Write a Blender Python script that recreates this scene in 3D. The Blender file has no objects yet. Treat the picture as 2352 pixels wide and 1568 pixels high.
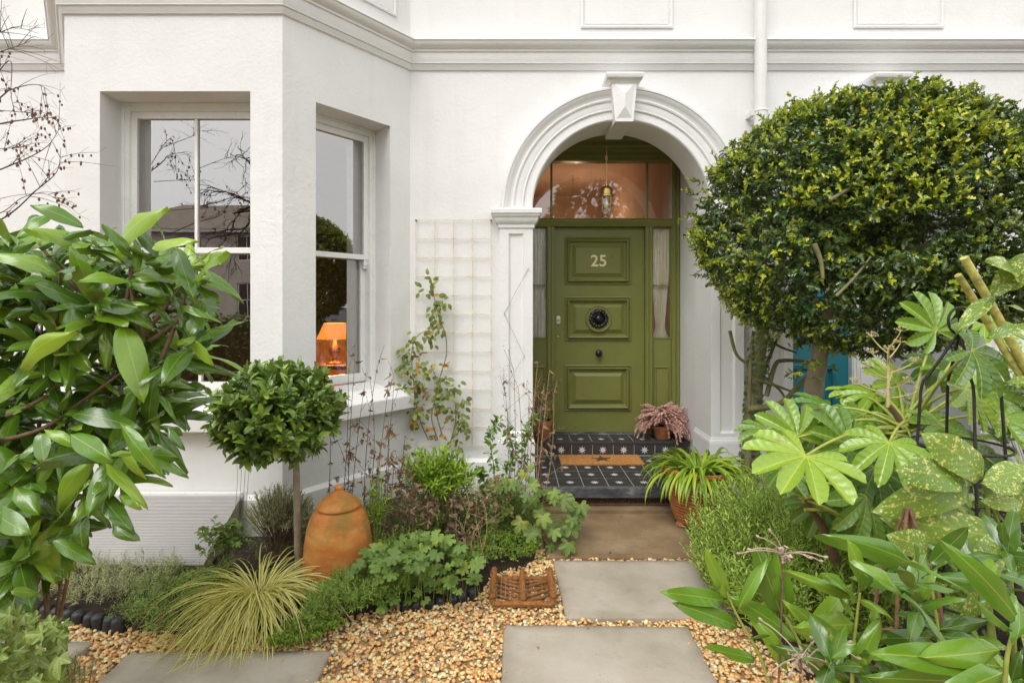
import bpy, bmesh, math, random
import numpy as np
from mathutils import Vector, Matrix, noise as mnoise

random.seed(7)
RS = np.random.RandomState(11)
SC = bpy.context.scene
COL = SC.collection
R_ = math.radians

# ---------------------------------------------------------------- camera, sky, sun, exposure
cam_d = bpy.data.cameras.new('camera'); cam = bpy.data.objects.new('camera', cam_d); COL.objects.link(cam)
EYE = 1.65
cam.location = (0, 0, EYE); cam.rotation_euler = (R_(90), 0, 0)
cam_d.sensor_width = 36; cam_d.lens = 18.72
cam_d.shift_x = 0.0012; cam_d.shift_y = -0.035
cam_d.clip_start = 0.05; cam_d.clip_end = 2000
SC.camera = cam

SUN_EL, SUN_AZ = R_(52), math.atan2(-0.55, -1.0)          # behind and left of the camera
w = bpy.data.worlds.new('World'); SC.world = w; w.use_nodes = True
wn = w.node_tree; wn.nodes.clear()
sky = wn.nodes.new('ShaderNodeTexSky'); sky.sky_type = 'NISHITA'; sky.sun_disc = False
sky.sun_elevation = SUN_EL; sky.sun_rotation = SUN_AZ
sky.air_density = 1.0; sky.dust_density = 4.0; sky.ozone_density = 1.0
hs = wn.nodes.new('ShaderNodeHueSaturation'); hs.inputs['Saturation'].default_value = 0.10
mixw = wn.nodes.new('ShaderNodeMixRGB'); mixw.inputs[0].default_value = 0.6
mixw.inputs[2].default_value = (8.9, 8.85, 8.75, 1)          # even overcast
bg = wn.nodes.new('ShaderNodeBackground'); bg.inputs['Strength'].default_value = 0.15
wo = wn.nodes.new('ShaderNodeOutputWorld')
wn.links.new(sky.outputs[0], hs.inputs['Color']); wn.links.new(hs.outputs[0], mixw.inputs[1])
wn.links.new(mixw.outputs[0], bg.inputs[0]); wn.links.new(bg.outputs[0], wo.inputs[0])

sd = bpy.data.lights.new('sun', 'SUN'); sun = bpy.data.objects.new('sun', sd); COL.objects.link(sun)
sd.energy = 0.95; sd.angle = R_(35); sd.color = (1.0, 0.965, 0.91)
sv = Vector((math.sin(SUN_AZ)*math.cos(SUN_EL), math.cos(SUN_AZ)*math.cos(SUN_EL), math.sin(SUN_EL)))
sun.rotation_euler = sv.to_track_quat('Z', 'Y').to_euler(); sun.location = sv*30

SC.view_settings.view_transform = 'Standard'; SC.view_settings.look = 'None'
SC.view_settings.exposure = 0.53; SC.view_settings.gamma = 1.0; SC.view_settings.use_curve_mapping = False
SC.cycles.use_denoising = True
SC.cycles.max_bounces = 8; SC.cycles.diffuse_bounces = 4; SC.cycles.glossy_bounces = 3
SC.cycles.transmission_bounces = 4; SC.cycles.transparent_max_bounces = 8
SC.cycles.caustics_reflective = False; SC.cycles.caustics_refractive = False

def at(x, y, Y):
    """a point measured on the photograph (2352 px wide view) at the depth Y"""
    return Vector(((x-1173.0)*Y/1223.0, Y, EYE+(702.0-y)*Y/1223.0))

# ---------------------------------------------------------------- materials
MATS = {}
class NT:
    def __init__(s, name):
        s.m = bpy.data.materials.new(name); s.m.use_nodes = True; s.t = s.m.node_tree; s.t.nodes.clear()
        s.out = s.n('ShaderNodeOutputMaterial'); s.p = s.n('ShaderNodeBsdfPrincipled')
        s.l(s.p.outputs[0], s.out.inputs[0]); MATS[name] = s.m
    def n(s, k, **kw):
        n = s.t.nodes.new(k)
        for a, b in kw.items(): setattr(n, a, b)
        return n
    def l(s, a, b): s.t.links.new(a, b)
    def setp(s, **kw):
        for k, v in kw.items(): s.p.inputs[k.replace('_', ' ')].default_value = v
    def coord(s, out='Object'):
        return s.n('ShaderNodeTexCoord').outputs[out]
    def mapping(s, vec, scale=(1, 1, 1)):
        m = s.n('ShaderNodeMapping'); m.inputs['Scale'].default_value = scale; s.l(vec, m.inputs[0]); return m.outputs[0]
    def noise(s, vec, scale, detail=4, rough=0.55):
        n = s.n('ShaderNodeTexNoise'); n.inputs['Scale'].default_value = scale; n.inputs['Detail'].default_value = detail
        n.inputs['Roughness'].default_value = rough
        if vec is not None: s.l(vec, n.inputs['Vector'])
        return n.outputs['Fac']
    def ramp(s, fac, stops, interp='LINEAR'):
        r = s.n('ShaderNodeValToRGB'); r.color_ramp.interpolation = interp
        e = r.color_ramp.elements
        while len(e) > 1: e.remove(e[-1])
        e[0].position = stops[0][0]; e[0].color = (*c3(stops[0][1]), 1)
        for p, c in stops[1:]:
            x = e.new(p); x.color = (*c3(c), 1)
        s.l(fac, r.inputs[0]); return r.outputs[0]
    def mix(s, fac, a, b, mode='MIX'):
        m = s.n('ShaderNodeMixRGB', blend_type=mode)
        for i, x in enumerate((fac, a, b)):
            if hasattr(x, 'is_linked') or hasattr(x, 'links'): s.l(x, m.inputs[i])
            elif i == 0: m.inputs[0].default_value = x
            else: m.inputs[i].default_value = (*c3(x), 1)
        return m.outputs[0]
    def math(s, op, a, b=0.0, clamp=False):
        m = s.n('ShaderNodeMath', operation=op); m.use_clamp = clamp
        for i, x in enumerate((a, b)):
            if hasattr(x, 'links'): s.l(x, m.inputs[i])
            else: m.inputs[i].default_value = x
        return m.outputs[0]
    def bump(s, h, strength=0.3, dist=0.01, prev=None):
        b = s.n('ShaderNodeBump'); b.inputs['Strength'].default_value = strength; b.inputs['Distance'].default_value = dist
        s.l(h, b.inputs['Height'])
        if prev is not None: s.l(prev, b.inputs['Normal'])
        return b.outputs[0]
def c3(c):
    return (c, c, c) if isinstance(c, (int, float)) else tuple(c[:3])

def simple(name, col, rough=0.5, var=0.12, scale=8, bump=0.0, bscale=60, metal=0.0, coat=0.0):
    s = NT(name); co = s.coord()
    f = s.noise(co, scale, 5)
    a = tuple(min(1, x*(1-var)) for x in col); b = tuple(min(1, x*(1+var)) for x in col)
    s.l(s.ramp(f, [(0.3, a), (0.7, b)]), s.p.inputs['Base Color'])
    s.setp(Roughness=rough, Metallic=metal)
    if coat: s.p.inputs['Coat Weight'].default_value = coat
    if bump: s.l(s.bump(s.noise(co, bscale, 4), bump, 0.01), s.p.inputs['Normal'])
    return s.m

def m_stucco(name, col=(0.765, 0.760, 0.748), cracks=True):
    s = NT(name); co = s.coord()
    big = s.noise(co, 1.1, 4, 0.6)
    c = s.ramp(big, [(0.3, tuple(x*0.94 for x in col)), (0.55, col), (0.8, tuple(min(1, x*1.03) for x in col))])
    st = s.noise(s.mapping(co, (5.0, 5.0, 0.5)), 1.0, 4, 0.65)           # rain streaks
    c = s.mix(s.math('MULTIPLY', s.ramp(st, [(0.55, 0.0), (0.78, 1.0)]), 0.20), c, (0.52, 0.50, 0.41))
    h2 = s.noise(co, 34, 4, 0.68)
    c = s.mix(s.math('MULTIPLY', s.ramp(h2, [(0.66, 0.0), (0.74, 1.0)]), 0.18), c, (0.42, 0.40, 0.34))
    s.l(c, s.p.inputs['Base Color']); s.setp(Roughness=0.72)
    h1 = s.noise(co, 2.6, 4, 0.55)
    h = s.math('ADD', s.math('MULTIPLY', h1, 3.0), h2)
    if cracks:                                                           # trowel ridges and patched hairlines
        v = s.n('ShaderNodeTexNoise'); v.inputs['Scale'].default_value = 1.3; v.inputs['Detail'].default_value = 2; s.l(s.mapping(co, (1, 1, 2.2)), v.inputs['Vector'])
        ln = s.ramp(s.math('ABSOLUTE', s.math('SUBTRACT', v.outputs['Fac'], 0.5)), [(0.0, 1.0), (0.006, 0.0)])
        h = s.math('ADD', h, s.math('MULTIPLY', ln, s.ramp(big, [(0.56, 0.0), (0.64, 0.30)])))
    s.l(s.bump(h, 0.42, 0.008), s.p.inputs['Normal'])
    return s.m

def m_paint(name, col, rough=0.35, grain=True):
    s = NT(name); co = s.coord()
    f = s.noise(co, 6, 5)
    c = s.ramp(f, [(0.3, tuple(x*0.96 for x in col)), (0.7, tuple(min(1, x*1.03) for x in col))])
    s.l(c, s.p.inputs['Base Color'])
    s.l(s.ramp(s.noise(co, 14, 4), [(0.3, rough*0.8), (0.7, rough*1.25)]), s.p.inputs['Roughness'])
    if grain:
        h = s.noise(s.mapping(co, (90, 90, 6)), 1.0, 4, 0.6)
        b = s.bump(h, 0.06, 0.002)
        s.l(b, s.p.inputs['Normal'])
    return s.m

def m_glass(name, refl=0.30, rough=0.0, tint=(0.93, 0.95, 0.94), ripple=0.0):
    s = NT(name); s.t.nodes.remove(s.p)
    tr = s.n('ShaderNodeBsdfTransparent'); tr.inputs[0].default_value = (*tint, 1)
    gl = s.n('ShaderNodeBsdfGlossy'); gl.inputs['Color'].default_value = (1, 1, 1, 1); gl.inputs['Roughness'].default_value = rough
    fr = s.n('ShaderNodeLayerWeight'); fr.inputs['Blend'].default_value = 0.25
    f = s.math('ADD', s.math('MULTIPLY', fr.outputs['Fresnel'], 0.9), refl, True)
    mx = s.n('ShaderNodeMixShader'); s.l(f, mx.inputs[0]); s.l(tr.outputs[0], mx.inputs[1]); s.l(gl.outputs[0], mx.inputs[2])
    s.l(mx.outputs[0], s.out.inputs[0])
    if ripple:
        s.l(s.bump(s.noise(s.coord(), 2.2, 2), ripple, 0.004), gl.inputs['Normal'])
    return s.m

def m_leaf(name, stops, rough=0.38, transl=0.22, vein=(0.35, 0.45, 0.12), vw=0.03, vamt=0.6, side=0.35, edge=None, spots=None,
           back=(0.25, 0.32, 0.12), bump=0.35, nveins=9, blotch=0.25, tcol=None, spec=0.5, age=0.0):
    s = NT(name)
    wm = lambda c: (min(0.85, c[0]*1.34), min(0.85, c[1]*1.12), c[2]*0.86) if c[1] > c[0]*1.05 else c
    stops = [(q, wm(c)) for q, c in stops]; back = wm(back); vein = wm(vein)
    oi = s.n('ShaderNodeObjectInfo'); av = s.n('ShaderNodeAttribute', attribute_name='var')
    fac = s.math('FRACT', s.math('ADD', oi.outputs['Random'], av.outputs['Fac']))
    base = s.ramp(fac, stops)
    uv = s.n('ShaderNodeUVMap').outputs[0]; sx = s.n('ShaderNodeSeparateXYZ'); s.l(uv, sx.inputs[0])
    u = s.math('ABSOLUTE', s.math('SUBTRACT', sx.outputs[0], 0.5)); v = sx.outputs[1]
    geo = s.n('ShaderNodeNewGeometry')
    nz = s.noise(s.coord('Object'), 30, 4)
    base = s.mix(s.math('MULTIPLY', nz, blotch), base, tuple(x*0.45 for x in c3(stops[0][1])))
    if bump: base = s.mix(s.math('MULTIPLY', s.noise(s.coord('Object'), 2.3, 2), 0.22), base, c3(stops[-1][1]))
    if edge is not None:
        em = s.ramp(u, [(edge[1]-0.03, 0.0), (edge[1]+0.03, 1.0)]); base = s.mix(em, base, edge[0])
    if spots is not None:
        vo = s.n('ShaderNodeTexVoronoi'); vo.inputs['Scale'].default_value = spots[1]; s.l(s.coord('Object'), vo.inputs['Vector'])
        sz = s.noise(s.coord('Object'), spots[1]*0.35, 2)
        sm = s.math('MULTIPLY', s.math('SUBTRACT', s.math('MULTIPLY', s.ramp(sz, [(0.30, 0.0), (0.75, 1.0)]), spots[2]), vo.outputs['Distance']), 6.0, True); sm = s.math('MULTIPLY', sm, 0.85)
        base = s.mix(sm, base, spots[0])
    if age:                                                               # brown blemishes and yellowing tips
        ag_ = s.ramp(s.noise(s.coord('Object'), 3.4, 5, 0.7), [(0.60, 0.0), (0.66, 1.0)]); base = s.mix(s.math('MULTIPLY', ag_, age), base, (0.17, 0.12, 0.03))
        base = s.mix(s.math('MULTIPLY', s.ramp(s.math('ADD', v, s.math('MULTIPLY', fac, 0.16)), [(1.0, 0.0), (1.12, 1.0)]), 0.8), base, (0.34, 0.25, 0.06))
    vm = s.math('SUBTRACT', 1.0, s.math('DIVIDE', u, vw*0.6), True) if vw < 0.2 else s.math('LESS_THAN', u, vw*0.5)
    base = s.mix(s.math('MULTIPLY', vm, vamt), base, vein)
    wv = s.math('SINE', s.math('MULTIPLY', s.math('SUBTRACT', v, s.math('MULTIPLY', u, 0.55)), nveins*6.283))
    if side:
        base = s.mix(s.math('MULTIPLY', s.ramp(wv, [(0.82, 0.0), (1.0, 1.0)]), side), base, vein)
    col = s.mix(s.math('MULTIPLY', geo.outputs['Backfacing'], 0.7), base, back)
    s.l(col, s.p.inputs['Base Color']); s.setp(Roughness=rough); s.p.inputs['Specular IOR Level'].default_value = spec
    if bump: s.l(s.bump(s.math('ADD', wv, s.math('MULTIPLY', nz, 1.5)), bump, 0.002), s.p.inputs['Normal'])
    if transl:
        t = s.n('ShaderNodeBsdfTranslucent')
        s.l(s.mix(0.5, col, tcol or (0.30, 0.42, 0.06)), t.inputs[0])
        mx = s.n('ShaderNodeMixShader'); mx.inputs[0].default_value = transl
        s.l(s.p.outputs[0], mx.inputs[1]); s.l(t.outputs[0], mx.inputs[2]); s.l(mx.outputs[0], s.out.inputs[0])
    return s.m

def m_emit(name, col, strength):
    s = NT(name); s.setp(Base_Color=(*col, 1)); s.p.inputs['Emission Color'].default_value = (*col, 1)
    s.p.inputs['Emission Strength'].default_value = strength
    return s.m

# ---------------------------------------------------------------- mesh helpers
class MB:
    def __init__(s): s.v = []; s.f = []; s.mi = []
    def add(s, vs, fs, mat=0):
        o = len(s.v); s.v += [tuple(x) for x in vs]; s.f += [tuple(i+o for i in f) for f in fs]; s.mi += [mat]*len(fs); return s
    def box(s, x0, x1, y0, y1, z0, z1, mat=0):
        vs = [(x, y, z) for z in (z0, z1) for y in (y0, y1) for x in (x0, x1)]
        return s.add(vs, [(0, 2, 3, 1), (4, 5, 7, 6), (0, 1, 5, 4), (2, 6, 7, 3), (0, 4, 6, 2), (1, 3, 7, 5)], mat)
    def quad(s, a, b, c, d, mat=0): return s.add([a, b, c, d], [(0, 1, 2, 3)], mat)
    def tube(s, pts, rad, n=6, mat=0, cap=True):
        P = [Vector(p) for p in pts]; m = len(P)
        if not hasattr(rad, '__len__'): rad = [rad]*m
        vs = []; ref = Vector((0.31, 0.22, 0.93))
        prev = None
        for i in range(m):
            t = (P[min(i+1, m-1)]-P[max(i-1, 0)])
            t = t.normalized() if t.length > 1e-9 else Vector((0, 0, 1))
            if prev is None:
                a = t.cross(ref)
                if a.length < 0.05: a = t.cross(Vector((1, 0, 0)))
            else: a = prev-t*prev.dot(t)
            a.normalize(); prev = a; b = t.cross(a)
            for k in range(n):
                an = 2*math.pi*k/n; vs.append(P[i]+(a*math.cos(an)+b*math.sin(an))*rad[i])
        fs = [(i*n+k, i*n+(k+1) % n, (i+1)*n+(k+1) % n, (i+1)*n+k) for i in range(m-1) for k in range(n)]
        if cap: fs += [tuple(range(n))[::-1], tuple((m-1)*n+k for k in range(n))]
        return s.add(vs, fs, mat)
    def lathe(s, prof, c=(0, 0, 0), n=32, mat=0, wob=0.0):
        vs = []
        for r, z in prof:
            for k in range(n):
                a = 2*math.pi*k/n; rr = r*(1+wob*math.sin(a*2+z*9)+wob*0.6*math.sin(a*3+z*17))
                vs.append((c[0]+rr*math.cos(a), c[1]+rr*math.sin(a), c[2]+z))
        m = len(prof)
        fs = [(i*n+k, i*n+(k+1) % n, (i+1)*n+(k+1) % n, (i+1)*n+k) for i in range(m-1) for k in range(n)]
        return s.add(vs, fs, mat)
    def sweep(s, path, prof, mat=0, caps=True):
        """path of (x, y), outside on the right hand side when walking; profile of (out, z)"""
        n = len(path); P = [Vector(p).to_2d() if len(p) > 2 else Vector(p) for p in path]; offs = []
        for i in range(n):
            d0 = (P[i]-P[i-1]).normalized() if i else (P[1]-P[0]).normalized()
            d1 = (P[i+1]-P[i]).normalized() if i < n-1 else d0
            n0 = Vector((d0.y, -d0.x)); n1 = Vector((d1.y, -d1.x)); m = (n0+n1)
            m = m/(1+n0.dot(n1)); offs.append(m)
        vs = [(P[i].x+offs[i].x*d, P[i].y+offs[i].y*d, z) for i in range(n) for d, z in prof]
        k = len(prof); fs = [(i*k+j, (i+1)*k+j, (i+1)*k+j+1, i*k+j+1) for i in range(n-1) for j in range(k-1)]
        if caps: fs += [tuple(range(k)), tuple((n-1)*k+j for j in range(k))[::-1]]
        return s.add(vs, fs, mat)
    def rings(s, x0, x1, z0, z1, Y, prof, mat=0, fill=True, M=None):
        """nested rectangles in a wall plane: profile of (inset, y offset)"""
        vs = []
        for d, y in prof:
            vs += [(x0+d, Y+y, z0+d), (x1-d, Y+y, z0+d), (x1-d, Y+y, z1-d), (x0+d, Y+y, z1-d)]
        if M is not None: vs = [M(*v) for v in vs]
        fs = [(i*4+k, i*4+(k+1) % 4, i*4+4+(k+1) % 4, i*4+4+k) for i in range(len(prof)-1) for k in range(4)]
        if fill: fs.append(tuple(len(prof)*4-4+k for k in range(4)))
        return s.add(vs, fs, mat)
    def build(s, name, mats, parent=None, smooth=None, bevel=0.0, seg=2, root=None):
        me = bpy.data.meshes.new(name); me.from_pydata(s.v, [], s.f); me.validate()
        for m in (mats if isinstance(mats, (list, tuple)) else [mats]): me.materials.append(MATS[m])
        if len(set(s.mi)) > 1 and len(me.polygons) == len(s.mi): me.polygons.foreach_set('material_index', s.mi)
        if smooth is not None:
            me.polygons.foreach_set('use_smooth', [True]*len(me.polygons)); me.set_sharp_from_angle(angle=R_(smooth))
        o = bpy.data.objects.new(name, me); COL.objects.link(o)
        if bevel:
            b = o.modifiers.new('bevel', 'BEVEL'); b.width = bevel; b.segments = seg; b.limit_method = 'ANGLE'; b.angle_limit = R_(40)
        link(o, parent); return o

def link(o, parent):
    if parent is None: return o
    o.parent = parent
    if parent.type == 'EMPTY' or parent.get('_placed'):
        o.matrix_parent_inverse = Matrix.Translation(parent.location).inverted()
    return o
def thing(name, label, cat, loc=(0, 0, 0), group=None, kind=None):
    o = bpy.data.objects.new(name, None); COL.objects.link(o); o.location = loc; o.empty_display_size = 0.1
    return tag(o, label, cat, group, kind)
def tag(o, label=None, cat=None, group=None, kind=None):
    if label: o['label'] = label
    if cat: o['category'] = cat
    if group: o['group'] = group
    if kind: o['kind'] = kind
    return o

# ---------------------------------------------------------------- leaves
def lp_lance(t): return (math.sin(math.pi*min(1, t**0.85))**0.9)
def lp_laurel(t): return (t**0.62*(1-t)**0.72)/0.4005 if 0 < t < 1 else 0.0
def lp_oval(t): return max(0.0, math.sin(math.pi*t**0.9))**0.7
class Leaf:
    def __init__(s, v, tris, uv): s.v = np.array(v, float); s.t = np.array(tris, int); s.uv = np.array(uv, float); s.me = None
    def mesh(s, mat):
        if s.me is None:
            s.me = tri_mesh('leaf', s.v, s.t, s.uv, None); s.me.materials.append(MATS[mat])
        return s.me
def tri_mesh(name, v, t, uv, var):
    me = bpy.data.meshes.new(name); nv, nt = len(v), len(t)
    me.vertices.add(nv); me.vertices.foreach_set('co', np.asarray(v, np.float32).ravel())
    me.loops.add(nt*3); me.loops.foreach_set('vertex_index', np.asarray(t, np.int32).ravel())
    me.polygons.add(nt); me.polygons.foreach_set('loop_start', np.arange(0, nt*3, 3, dtype=np.int32))
    me.polygons.foreach_set('use_smooth', np.ones(nt, bool))
    if uv is not None:
        l = me.uv_layers.new(name='UVMap'); l.data.foreach_set('uv', np.asarray(uv, np.float32)[np.asarray(t).ravel()].ravel())
    if var is not None:
        a = me.attributes.new('var', 'FLOAT', 'POINT'); a.data.foreach_set('value', np.asarray(var, np.float32))
    me.update(calc_edges=True); return me
def grid_leaf(L=1.0, W=0.4, prof=lp_laurel, nl=7, nc=2, fold=0.12, droop=0.15, wave=0.0, ph=0.0, curl=0.0, stalk=0.0, widths=None, twist=0.0):
    v = []; uv = []; t = []
    if widths is not None: nl = len(widths)-1
    for i in range(nl+1):
        k = i/nl; hw = 0.5*W*(widths[i] if widths is not None else max(prof(k), 0.02))
        for j in range(-nc, nc+1):
            a = j/nc; x = a*hw; z = fold*abs(x)-droop*L*k*k+wave*W*abs(a)*math.sin(k*9+ph+(1.3 if a > 0 else 0))-curl*abs(a)**2*W
            tw = twist*k; z += x*math.sin(tw)
            v.append((x, stalk+L*k, z)); uv.append((0.5+0.5*a*hw/(0.5*W), k))
    m = 2*nc+1
    for i in range(nl):
        for j in range(m-1):
            a, b, c, d = i*m+j, i*m+j+1, (i+1)*m+j+1, (i+1)*m+j
            t += [(a, b, c), (a, c, d)]
    return Leaf(v, t, uv)
def polar_leaf(angs, lens, web=0.35, p=1.6, q=0.7, per=8, rings=4, fold=0.12, droop=0.25, cup=0.0, ser=0.0, gap=0.25, seed=0, nsr=2):
    rs = np.random.RandomState(seed); v = [(0, 0, 0)]; uv = [(0.5, 0.0)]; t = []
    n = len(angs); th = []
    for i in range(n):
        lo = (angs[i-1]+angs[i])/2 if i else angs[0]-gap
        hi = (angs[i]+angs[i+1])/2 if i < n-1 else angs[-1]+gap
        for k in range(per+(1 if i == n-1 else 0)):
            f = k/per; a = lo+(hi-lo)*f; ph = (a-angs[i])/((hi-angs[i]) if a > angs[i] else (angs[i]-lo)+1e-9)
            r = lens[i]*(web+(1-web)*max(0.0, 1-abs(ph)**p)**q)
            if ser: r *= 1+ser*(1 if k % 2 else -1)
            th.append((a, r, ph, lens[i]))
    z0 = rs.rand()*6
    for a, r, ph, Lm in th:
        for g in range(1, rings+1):
            rr = r*g/rings; z = fold*abs(ph)*rr*(0.4+0.6*g/rings)-droop*rr*rr+cup*rr+0.03*math.sin(a*5+z0)*rr
            v.append((rr*math.sin(a), rr*math.cos(a), z)); uv.append((0.5+0.5*ph*rr/Lm*0.8, rr/Lm))
    m = len(th)
    for i in range(m-1):
        b0 = 1+i*rings; b1 = b0+rings; t.append((0, b1, b0))
        for g in range(rings-1):
            t += [(b0+g, b1+g, b1+g+1), (b0+g, b1+g+1, b0+g+1)]
    return Leaf(v, t, uv)

def frame(pos, d, nrm, s=1.0, sw=None):
    d = np.asarray(d, float); d = d/(np.linalg.norm(d)+1e-9); n = np.asarray(nrm, float)
    n = n-d*np.dot(n, d); ln = np.linalg.norm(n)
    if ln < 1e-4:
        n = np.cross(d, (0.3, 0.7, 0.64)); ln = np.linalg.norm(n)
    n = n/ln; x = np.cross(d, n)
    M = np.eye(4); M[:3, 0] = x*(sw if sw is not None else s); M[:3, 1] = d*s; M[:3, 2] = n*s; M[:3, 3] = pos
    return M
def join(insts, temps, mat, name, parent, kind='stuff', var=None):
    """instances (template index, matrix) baked to ONE mesh"""
    vs, ts, uvs, vr = [], [], [], []; off = 0
    by = {}
    for i, M in insts: by.setdefault(i, []).append(M)
    for i, Ms in by.items():
        tm = temps[i]; A = np.array(Ms); n = len(A)
        V = np.einsum('nij,vj->nvi', A[:, :3, :3], tm.v)+A[:, None, :3, 3]
        nv = len(tm.v); vs.append(V.reshape(-1, 3))
        ts.append((tm.t[None]+(np.arange(n)*nv)[:, None, None]+off).reshape(-1, 3)); off += n*nv
        uvs.append(np.tile(tm.uv, (n, 1))); vr.append(np.repeat(RS.rand(n), nv))
    me = tri_mesh(name, np.concatenate(vs), np.concatenate(ts), np.concatenate(uvs), np.concatenate(vr))
    me.materials.append(MATS[mat])
    o = bpy.data.objects.new(name, me); COL.objects.link(o); link(o, parent)
    if kind: o['kind'] = kind
    return o
def scatter(insts, temps, mat, parent, n_parts=300, name='leaf', rest='foliage'):
    """the nearest leaves as parts of their own, the others joined"""
    ins = sorted(insts, key=lambda a: (a[1][0, 3]**2+a[1][1, 3]**2+(a[1][2, 3]-EYE)**2)/(abs(np.linalg.det(a[1][:3, :3]))**(2/3)+1e-9))
    for i, M in ins[:n_parts]:
        o = bpy.data.objects.new(name, temps[i].mesh(mat)); COL.objects.link(o)
        o.matrix_basis = Matrix(M.tolist()); link(o, parent)
    if len(ins) > n_parts: join(ins[n_parts:], temps, mat, rest, parent)
def rnd(a, b): return a+(b-a)*RS.rand()
def rdir(): 
    d = RS.normal(size=3); return d/np.linalg.norm(d)
def unit(v):
    v = np.asarray(v, float); return v/(np.linalg.norm(v)+1e-9)
def in_poly(x, y, P):
    c = False; j = len(P)-1
    for i in range(len(P)):
        if (P[i][1] > y) != (P[j][1] > y) and x < (P[j][0]-P[i][0])*(y-P[i][1])/(P[j][1]-P[i][1])+P[i][0]: c = not c
        j = i
    return c
def in_outline(P, Y0, Y1, n, mind=0.0):
    """points spread through a volume whose outline was measured on the photograph"""
    xs = [p[0] for p in P]; ys = [p[1] for p in P]; out = []; tries = 0
    while len(out) < n and tries < n*60:
        tries += 1; x, y = rnd(min(xs), max(xs)), rnd(min(ys), max(ys))
        if not in_poly(x, y, P): continue
        q = np.array(at(x, y, rnd(Y0, Y1)))
        if mind and any(np.linalg.norm(q-o) < mind for o in out): continue
        out.append(q)
    return out
def bez(a, b, c, n=8):
    a, b, c = (np.asarray(q, float) for q in (a, b, c))
    return [a*(1-t)**2+2*b*t*(1-t)+c*t*t for t in np.linspace(0, 1, n)]
def path(pts, n=24):
    """smooth curve through points (Catmull-Rom)"""
    P = [np.asarray(p, float) for p in pts]; P = [2*P[0]-P[1]]+P+[2*P[-1]-P[-2]]; out = []
    m = len(P)-3; per = max(2, n//m)
    for i in range(m):
        p0, p1, p2, p3 = P[i:i+4]
        for k in range(per):
            t = k/per
            out.append(0.5*((2*p1)+(-p0+p2)*t+(2*p0-5*p1+4*p2-p3)*t*t+(-p0+3*p1-3*p2+p3)*t**3))
    out.append(P[-2]); return out
def sprig(ins, base, d, L, n, size, nt, spread=0.9, up=0.3, jit=0.25, t0=0.1, taper=0.6, mix=None):
    """leaves set alternately round a straight shoot"""
    d = unit(d); a = unit(np.cross(d, (0.21, 0.35, 0.91))); b = np.cross(d, a); ph = rnd(0, 6)
    for k in range(n):
        t = t0+(1-t0)*k/max(1, n-1); an = ph+k*2.4
        o = a*math.cos(an)+b*math.sin(an); sp = spread*(1-0.55*t)
        ld = unit(o*sp+d*(1-0.4*sp)+np.array((0, 0, up))*0.5+RS.normal(size=3)*jit)
        nn = unit(d*0.8-o*0.3+np.array((0, 0, 0.7))+RS.normal(size=3)*jit)
        s = size*rnd(0.75, 1.15)*(1-(1-taper)*t)
        ins.append((RS.randint(nt), frame(np.asarray(base)+d*L*t, ld, nn, s)))
# ---------------------------------------------------------------- materials of the place
m_stucco('stucco'); m_stucco('trim', (0.775, 0.770, 0.760), False); m_stucco('neighbour_stucco', (0.765, 0.760, 0.75))
m_paint('white_gloss', (0.82, 0.82, 0.80), 0.3); m_paint('green_paint', (0.196, 0.208, 0.056), 0.33); m_paint('teal_paint', (0.02, 0.20, 0.25), 0.35)
m_paint('plinth_grey', (0.075, 0.085, 0.10), 0.55); m_paint('pipe_paint', (0.72, 0.72, 0.69), 0.4, False)
m_glass('window_glass', 0.29, 0.0, (0.92, 0.93, 0.93), 0.10); m_glass('frosted_glass', 0.05, 0.10, (0.97, 0.96, 0.93)); m_glass('lantern_glass', 0.06, 0.0, (0.97, 0.97, 0.95))
m_glass('transom_glass', 0.13, 0.02, (0.95, 0.92, 0.88), 0.06)
simple('black_gloss', (0.012, 0.012, 0.013), 0.22, 0.2, 30, 0.25, 90); simple('brass', (0.55, 0.36, 0.13), 0.32, 0.25, 20, 0.1, 60, 0.9)
simple('cream_paint', (0.85, 0.76, 0.46), 0.4, 0.05); simple('white_plastic', (0.75, 0.75, 0.74), 0.35, 0.03)
simple('dark_metal', (0.035, 0.03, 0.028), 0.5, 0.3, 25, 0.3, 120, 0.4); simple('rusty_metal', (0.21, 0.105, 0.065), 0.75, 0.35, 40, 0.4, 150)
simple('steel_wire', (0.55, 0.55, 0.56), 0.3, 0.1, 30, 0, 60, 1.0)
simple('curtain_white', (0.92, 0.90, 0.86), 0.9, 0.05, 20, 0.2, 300); simple('curtain_cream', (0.85, 0.81, 0.66), 0.9, 0.06, 20, 0.2, 300)
simple('room_paint', (0.42, 0.27, 0.18), 0.85, 0.08); simple('hall_paint', (0.60, 0.44, 0.33), 0.8, 0.10, 3); simple('ceiling_paint', (0.66, 0.52, 0.40), 0.8, 0.05, 3)
simple('floor_wood', (0.13, 0.075, 0.04), 0.45, 0.3, 6); simple('furniture_wood', (0.16, 0.065, 0.025), 0.4, 0.35, 9, 0.1, 40)
simple('slate_roof', (0.10, 0.085, 0.07), 0.7, 0.3, 4, 0.3, 20); simple('render_grey', (0.36, 0.32, 0.28), 0.85, 0.1, 2)
simple('asphalt', (0.055, 0.055, 0.058), 0.9, 0.2, 3, 0.3, 200); simple('terracotta_plain', (0.36, 0.135, 0.06), 0.8, 0.25, 12, 0.25, 120)
m_emit('lamp_glow', (1.0, 0.33, 0.04), 0.8); m_emit('bulb_glow', (1.0, 0.62, 0.32), 3.0)

s = NT('rusty_white_wire'); co = s.coord()
s.l(s.ramp(s.noise(co, 22, 5, 0.7), [(0.40, (0.74, 0.68, 0.55)), (0.55, (0.66, 0.50, 0.28)), (0.68, (0.46, 0.23, 0.08))]), s.p.inputs['Base Color']); s.setp(Roughness=0.7)

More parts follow.
